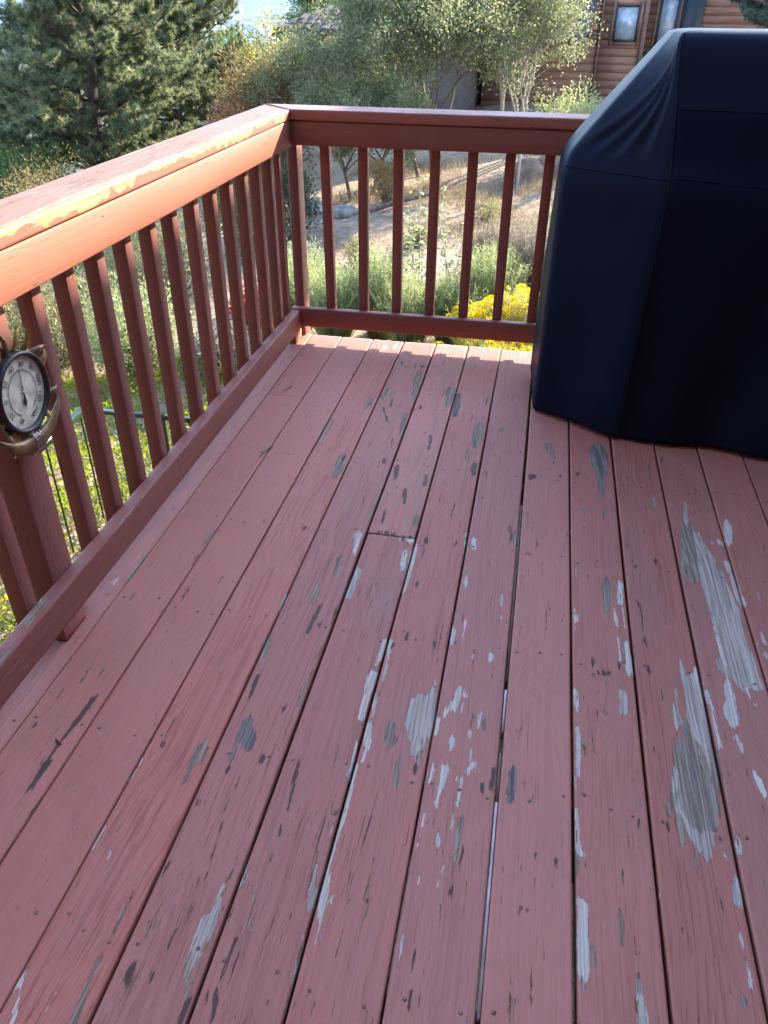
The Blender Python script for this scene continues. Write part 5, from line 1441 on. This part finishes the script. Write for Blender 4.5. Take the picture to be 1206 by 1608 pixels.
# pebbles and clods
n = 2600; px_ = rng.uniform(-3.5, 5, n); py_ = rng.uniform(6.5, 13, n); s_ = rng.uniform(.008, .035, n)
Pq = np.stack([px_, py_, ground_z(px_, py_)], 1)
oct_ = np.array([(1, 0, 0), (-1, 0, 0), (0, 1, 0), (0, -1, 0), (0, 0, .8), (0, 0, -.4)])
V = (Pq[:, None]+oct_[None]*s_[:, None, None]*rng.uniform(.6, 1.3, (n, 6, 1))).reshape(-1, 3)
F = (np.arange(n)*6)[:, None, None]+np.array([(0, 2, 4), (2, 1, 4), (1, 3, 4), (3, 0, 4)])[None]
tag(mesh_np('pebbles', V, F.reshape(-1, 3), simple('pebble', (.30, .25, .20), .9, .35, 3), None, None, False), 'loose stones and clods on the dirt slope', 'stones', kind='stuff')

# feathery shrubs beyond the back railing
FG = 'feathery green shrubs beyond the back railing'
fs = [(-1.75, 5.6, .95, .95, 'feathery green shrub seen beside the railing corner post'), (-1.2, 5.05, .8, .9, 'feathery green shrub seen between the first and second balusters of the back railing'),
      (-.72, 5.35, .8, 1.0, 'feathery green shrub seen between the second and third balusters of the back railing'), (-.32, 4.95, .75, .85, 'feathery green shrub seen between the third and fourth balusters of the back railing'),
      (.12, 5.2, .8, .85, 'feathery green shrub seen between the fourth and fifth balusters of the back railing'), (.5, 5.6, .8, 1.0, 'feathery green shrub seen between the fifth and sixth balusters, behind yellow flowers')]
for x, y, w, h, lb in fs: feather_bush('feathery_shrub', x, y, w, h, lb, L_SAGE, FG, 700)
for x, y, w, h, lb in ((.95, 6.3, 1.0, 1.0, 'grey brown dry shrub above the yellow flowers'), (.45, 7.3, .9, .8, 'dry straw coloured shrub in front of the dirt slope'), (1.5, 7.0, 1.1, .9, 'dry shrub half hidden by the covered grill')):
    feather_bush('dry_shrub', x, y, w, h, lb, L_GREYDRY, 'dry shrubs beyond the back railing', 800)
YG = 'yellow flowering shrubs beyond the back railing'
ys_ = [(.50, 4.55, .55, .76, 80, 'yellow flowering shrub seen left of the sixth baluster of the back railing'), (.86, 4.75, .65, .84, 90, 'taller yellow flowering shrub next to the covered grill'),
       (.05, 4.0, .55, .52, 24, 'low yellow flowering shrub showing under the bottom rail'), (.62, 3.95, .65, .58, 60, 'low yellow flowering shrub under the bottom rail near the grill')]
for x, y, w, h, nf, lb in ys_: feather_bush('yellow_flower_shrub', x, y, w, h, lb, L_SAGE, YG, 420, flowers=nf, fmat=L_FLOW)
bush('silver_bush', -2.15, 6.7, 1.1, .95, 'silvery green leafy bush right beside the corner post', 'shrub', L_SILVER, 5000, .05, .55)
bush('silver_bush', -1.35, 7.2, .7, .55, 'low fresh green bush behind the second baluster', 'shrub', L_PALEV, 1800, .06, .4)
def stalk(x, y, h, label, n=3):
    z0 = gz(x, y); t = thing('leafy_stalk', label, 'plant', (x, y, z0), 'tall leafy stalks beyond the back railing'); sg = []; P = []; A = []
    for s_ in range(n):
        p = np.array([x+rng.normal()*.08, y+rng.normal()*.08, z0]); d = np.array([rng.normal()*.1, rng.normal()*.1, 1.]); hh = h*rng.uniform(.7, 1.05); k = 12
        for i in range(k):
            q = p+unit(d+rng.normal(size=3)*.08)*hh/k; sg.append((p, .008*(1-i/k)+.003, q, .008*(1-(i+1)/k)+.003))
            for _ in range(7): P.append(q+rng.normal(size=3)*.03); A.append(unit(np.array([rng.normal(), rng.normal(), .1])))
            p = q
        mesh_np('stem', *tube_arr(sg, 5), M_BARKPALE, t, None, True, (x, y, z0)); sg = []
    P = np.array(P); A = np.array(A); V, F = leaves(P, A, rng.uniform(.035, .075, len(P)), rng.uniform(.025, .05, len(P)), .1)
    foliage_obj('foliage', V, F, L_PALEV, t, 4)
for x, y, w, h, lb in ((.1, 10.2, .7, .45, 'low olive brush on the slope, nearest to the wire fence'), (-.9, 9.0, .6, .4, 'low olive brush on the slope behind the fourth baluster'), (1.3, 9.6, .8, .5, 'low olive brush on the slope beside the grill outline'), (-1.6, 8.2, .6, .45, 'low olive brush on the slope below the grey boulder')):
    bush('slope_brush', x, y, w, h, lb, 'shrub', L_TANG, 1800, .045, .3, 'olive brush on the dirt slope', clump=18)
stalk(-.40, 5.9, 1.75, 'tall stalk with pale leaves between the third and fourth balusters')
stalk(-.08, 6.6, 1.6, 'leafy stalk with pale leaves between the fourth and fifth balusters')
stalk(-.75, 7.3, 1.0, 'short leafy stalk in front of the grey log')

# ------------------------------------------------------------------ garden left of the deck
TG = 'tan green shrubs left of the deck'
lb_ = [(-4.7, 5.0, 1.9, 1.5, 'large tan green shrub behind the iron railing'), (-4.1, 6.9, 1.7, 1.5, 'tan green shrub behind the large one, towards the pines'), (-6.6, 8.4, 2.0, 1.9, 'straw coloured shrub at the left edge below the pines'),
       (-7.9, 10.5, 2.0, 1.9, 'orange tinged shrub below the left pines'), (-3.3, 4.4, 1.3, 1.1, 'small tan green shrub close to the iron railing'), (-5.9, 5.6, 1.9, 1.7, 'tan green shrub at the far left behind the thermometer'),
       (-5.3, 8.4, 1.6, 1.6, 'tan green shrub seen through the middle left balusters'), (-3.6, 9.2, 1.6, 1.4, 'green shrub seen through the farthest left balusters')]
for i, (x, y, w, h, l) in enumerate(lb_):
    bush('garden_shrub', x, y, w, h, l, 'shrub', [L_TANG, L_TANG, L_TANG, L_OLIVE, L_SAGE, L_TANG, L_SAGE, L_GREEN][i], 9000, .05, .35, TG, clump=44)
bush('garden_shrub', -2.35, 4.3, .8, .7, 'small shrub with grey green leaves below the last left balusters', 'shrub', L_SILVER, 3000, .045, .5, TG)
fl = bush('red_flower', -2.35, 5.5, .55, .55, 'small red flowering plant seen low through the left balusters', 'plant', leaf_mat('red_petal', [(.30, .02, .03), (.5, .04, .06), (.05, .08, .03)], .4), 1500, .04, .6)
# lime ground cover
n = 60000
x = rng.uniform(-5.2, -.35, n); y = rng.uniform(-4.5, 4.4, n)
hgt = .16+.12*np.sin(x*2.3+1)*np.sin(y*1.9)+.08*np.sin(x*5.1-y*4.3)
dry = np.sin(x*1.1+y*.8+2)+.5*np.sin(y*2.3-x*1.7) > 1.05
P = np.stack([x, y, ground_z(x, y)+np.clip(hgt, .04, .4)*rng.random(n)**.5], 1)
V, F = leaves(P, unit(rng.normal(size=(n, 3))*.7+np.array([0, 0, .8])), .05*rng.uniform(.6, 1.4, n), .026*rng.uniform(.7, 1.3, n))
tint = np.clip(.5+.25*np.sin(x*2.1)*np.sin(y*2.7)+rng.normal(size=n)*.2, 0, 1)
o = foliage_obj('ground_cover', V, F, L_LIME, None, 4, tint); tag(o, 'bright lime green ground cover below the left railing', 'ground cover', kind='stuff')
# iron railing at the garden steps
ir = thing('iron_railing', 'low dark green iron railing with slim pickets in the garden left of the deck', 'railing', (-2.0, 1.2, gz(-2, 1.2)))
M_GIRON = simple('dark_green_iron', (.012, .028, .022), .3, .2, 30)
ZR = -1.15
def pipe(nm, a, b, r, ns=6): return mesh_np(nm, *tube_arr([(np.array(a, float), r, np.array(b, float), r)], ns), M_GIRON, ir, None, True, tuple(a))
V, F = box_arr(-2.06, -.9, 1.19, 1.225, ZR-.03, ZR+.0); mesh_np('top_rail', V, F, M_GIRON, ir, None, False, (-2.06, 1.2, ZR))
V, F = box_arr(-2.07, -2.02, .3, 1.185, ZR-.03, ZR+.012); mesh_np('top_rail', V, F, M_GIRON, ir, None, False, (-2.05, .3, ZR))
V, F = box_arr(-2.06, -.9, 1.195, 1.22, ZR-.92, ZR-.89); mesh_np('bottom_rail', V, F, M_GIRON, ir, None, False, (-2.06, 1.2, ZR-.92))
for x in np.arange(-1.93, -.9, .112): pipe('picket', (x, 1.207, ZR-.9), (x, 1.207, ZR-.02), .007)
for y in np.arange(.36, 1.15, .112): pipe('picket', (-2.045, y, ZR-.9), (-2.045, y, ZR-.02), .007)
for p in ((-2.045, 1.2), (-.9, 1.2), (-2.045, .3), (-1.45, 1.2)): pipe('post', (*p, ZR-1.25), (*p, ZR+.005), .016, 8)
# ------------------------------------------------------------------ air: the valley fades to blue
hz = bpy.data.materials.new('thin_haze'); hz.use_nodes = True
hn = hz.node_tree.nodes; hn.remove(hn['Principled BSDF'])
pv = hn.new('ShaderNodeVolumePrincipled'); pv.inputs['Color'].default_value = (0.30, 0.47, 0.95, 1); pv.inputs['Density'].default_value = 0.5e-4; pv.inputs['Anisotropy'].default_value = 0.0
hz.node_tree.links.new(pv.outputs[0], hn['Material Output'].inputs['Volume'])
V, F = box_arr(-14500, 14500, -6500, 33000, -127, 14)
tag(mesh_np('haze', V, F, hz, None, None, False), 'thin blue haze filling the valley air', 'haze', kind='stuff')
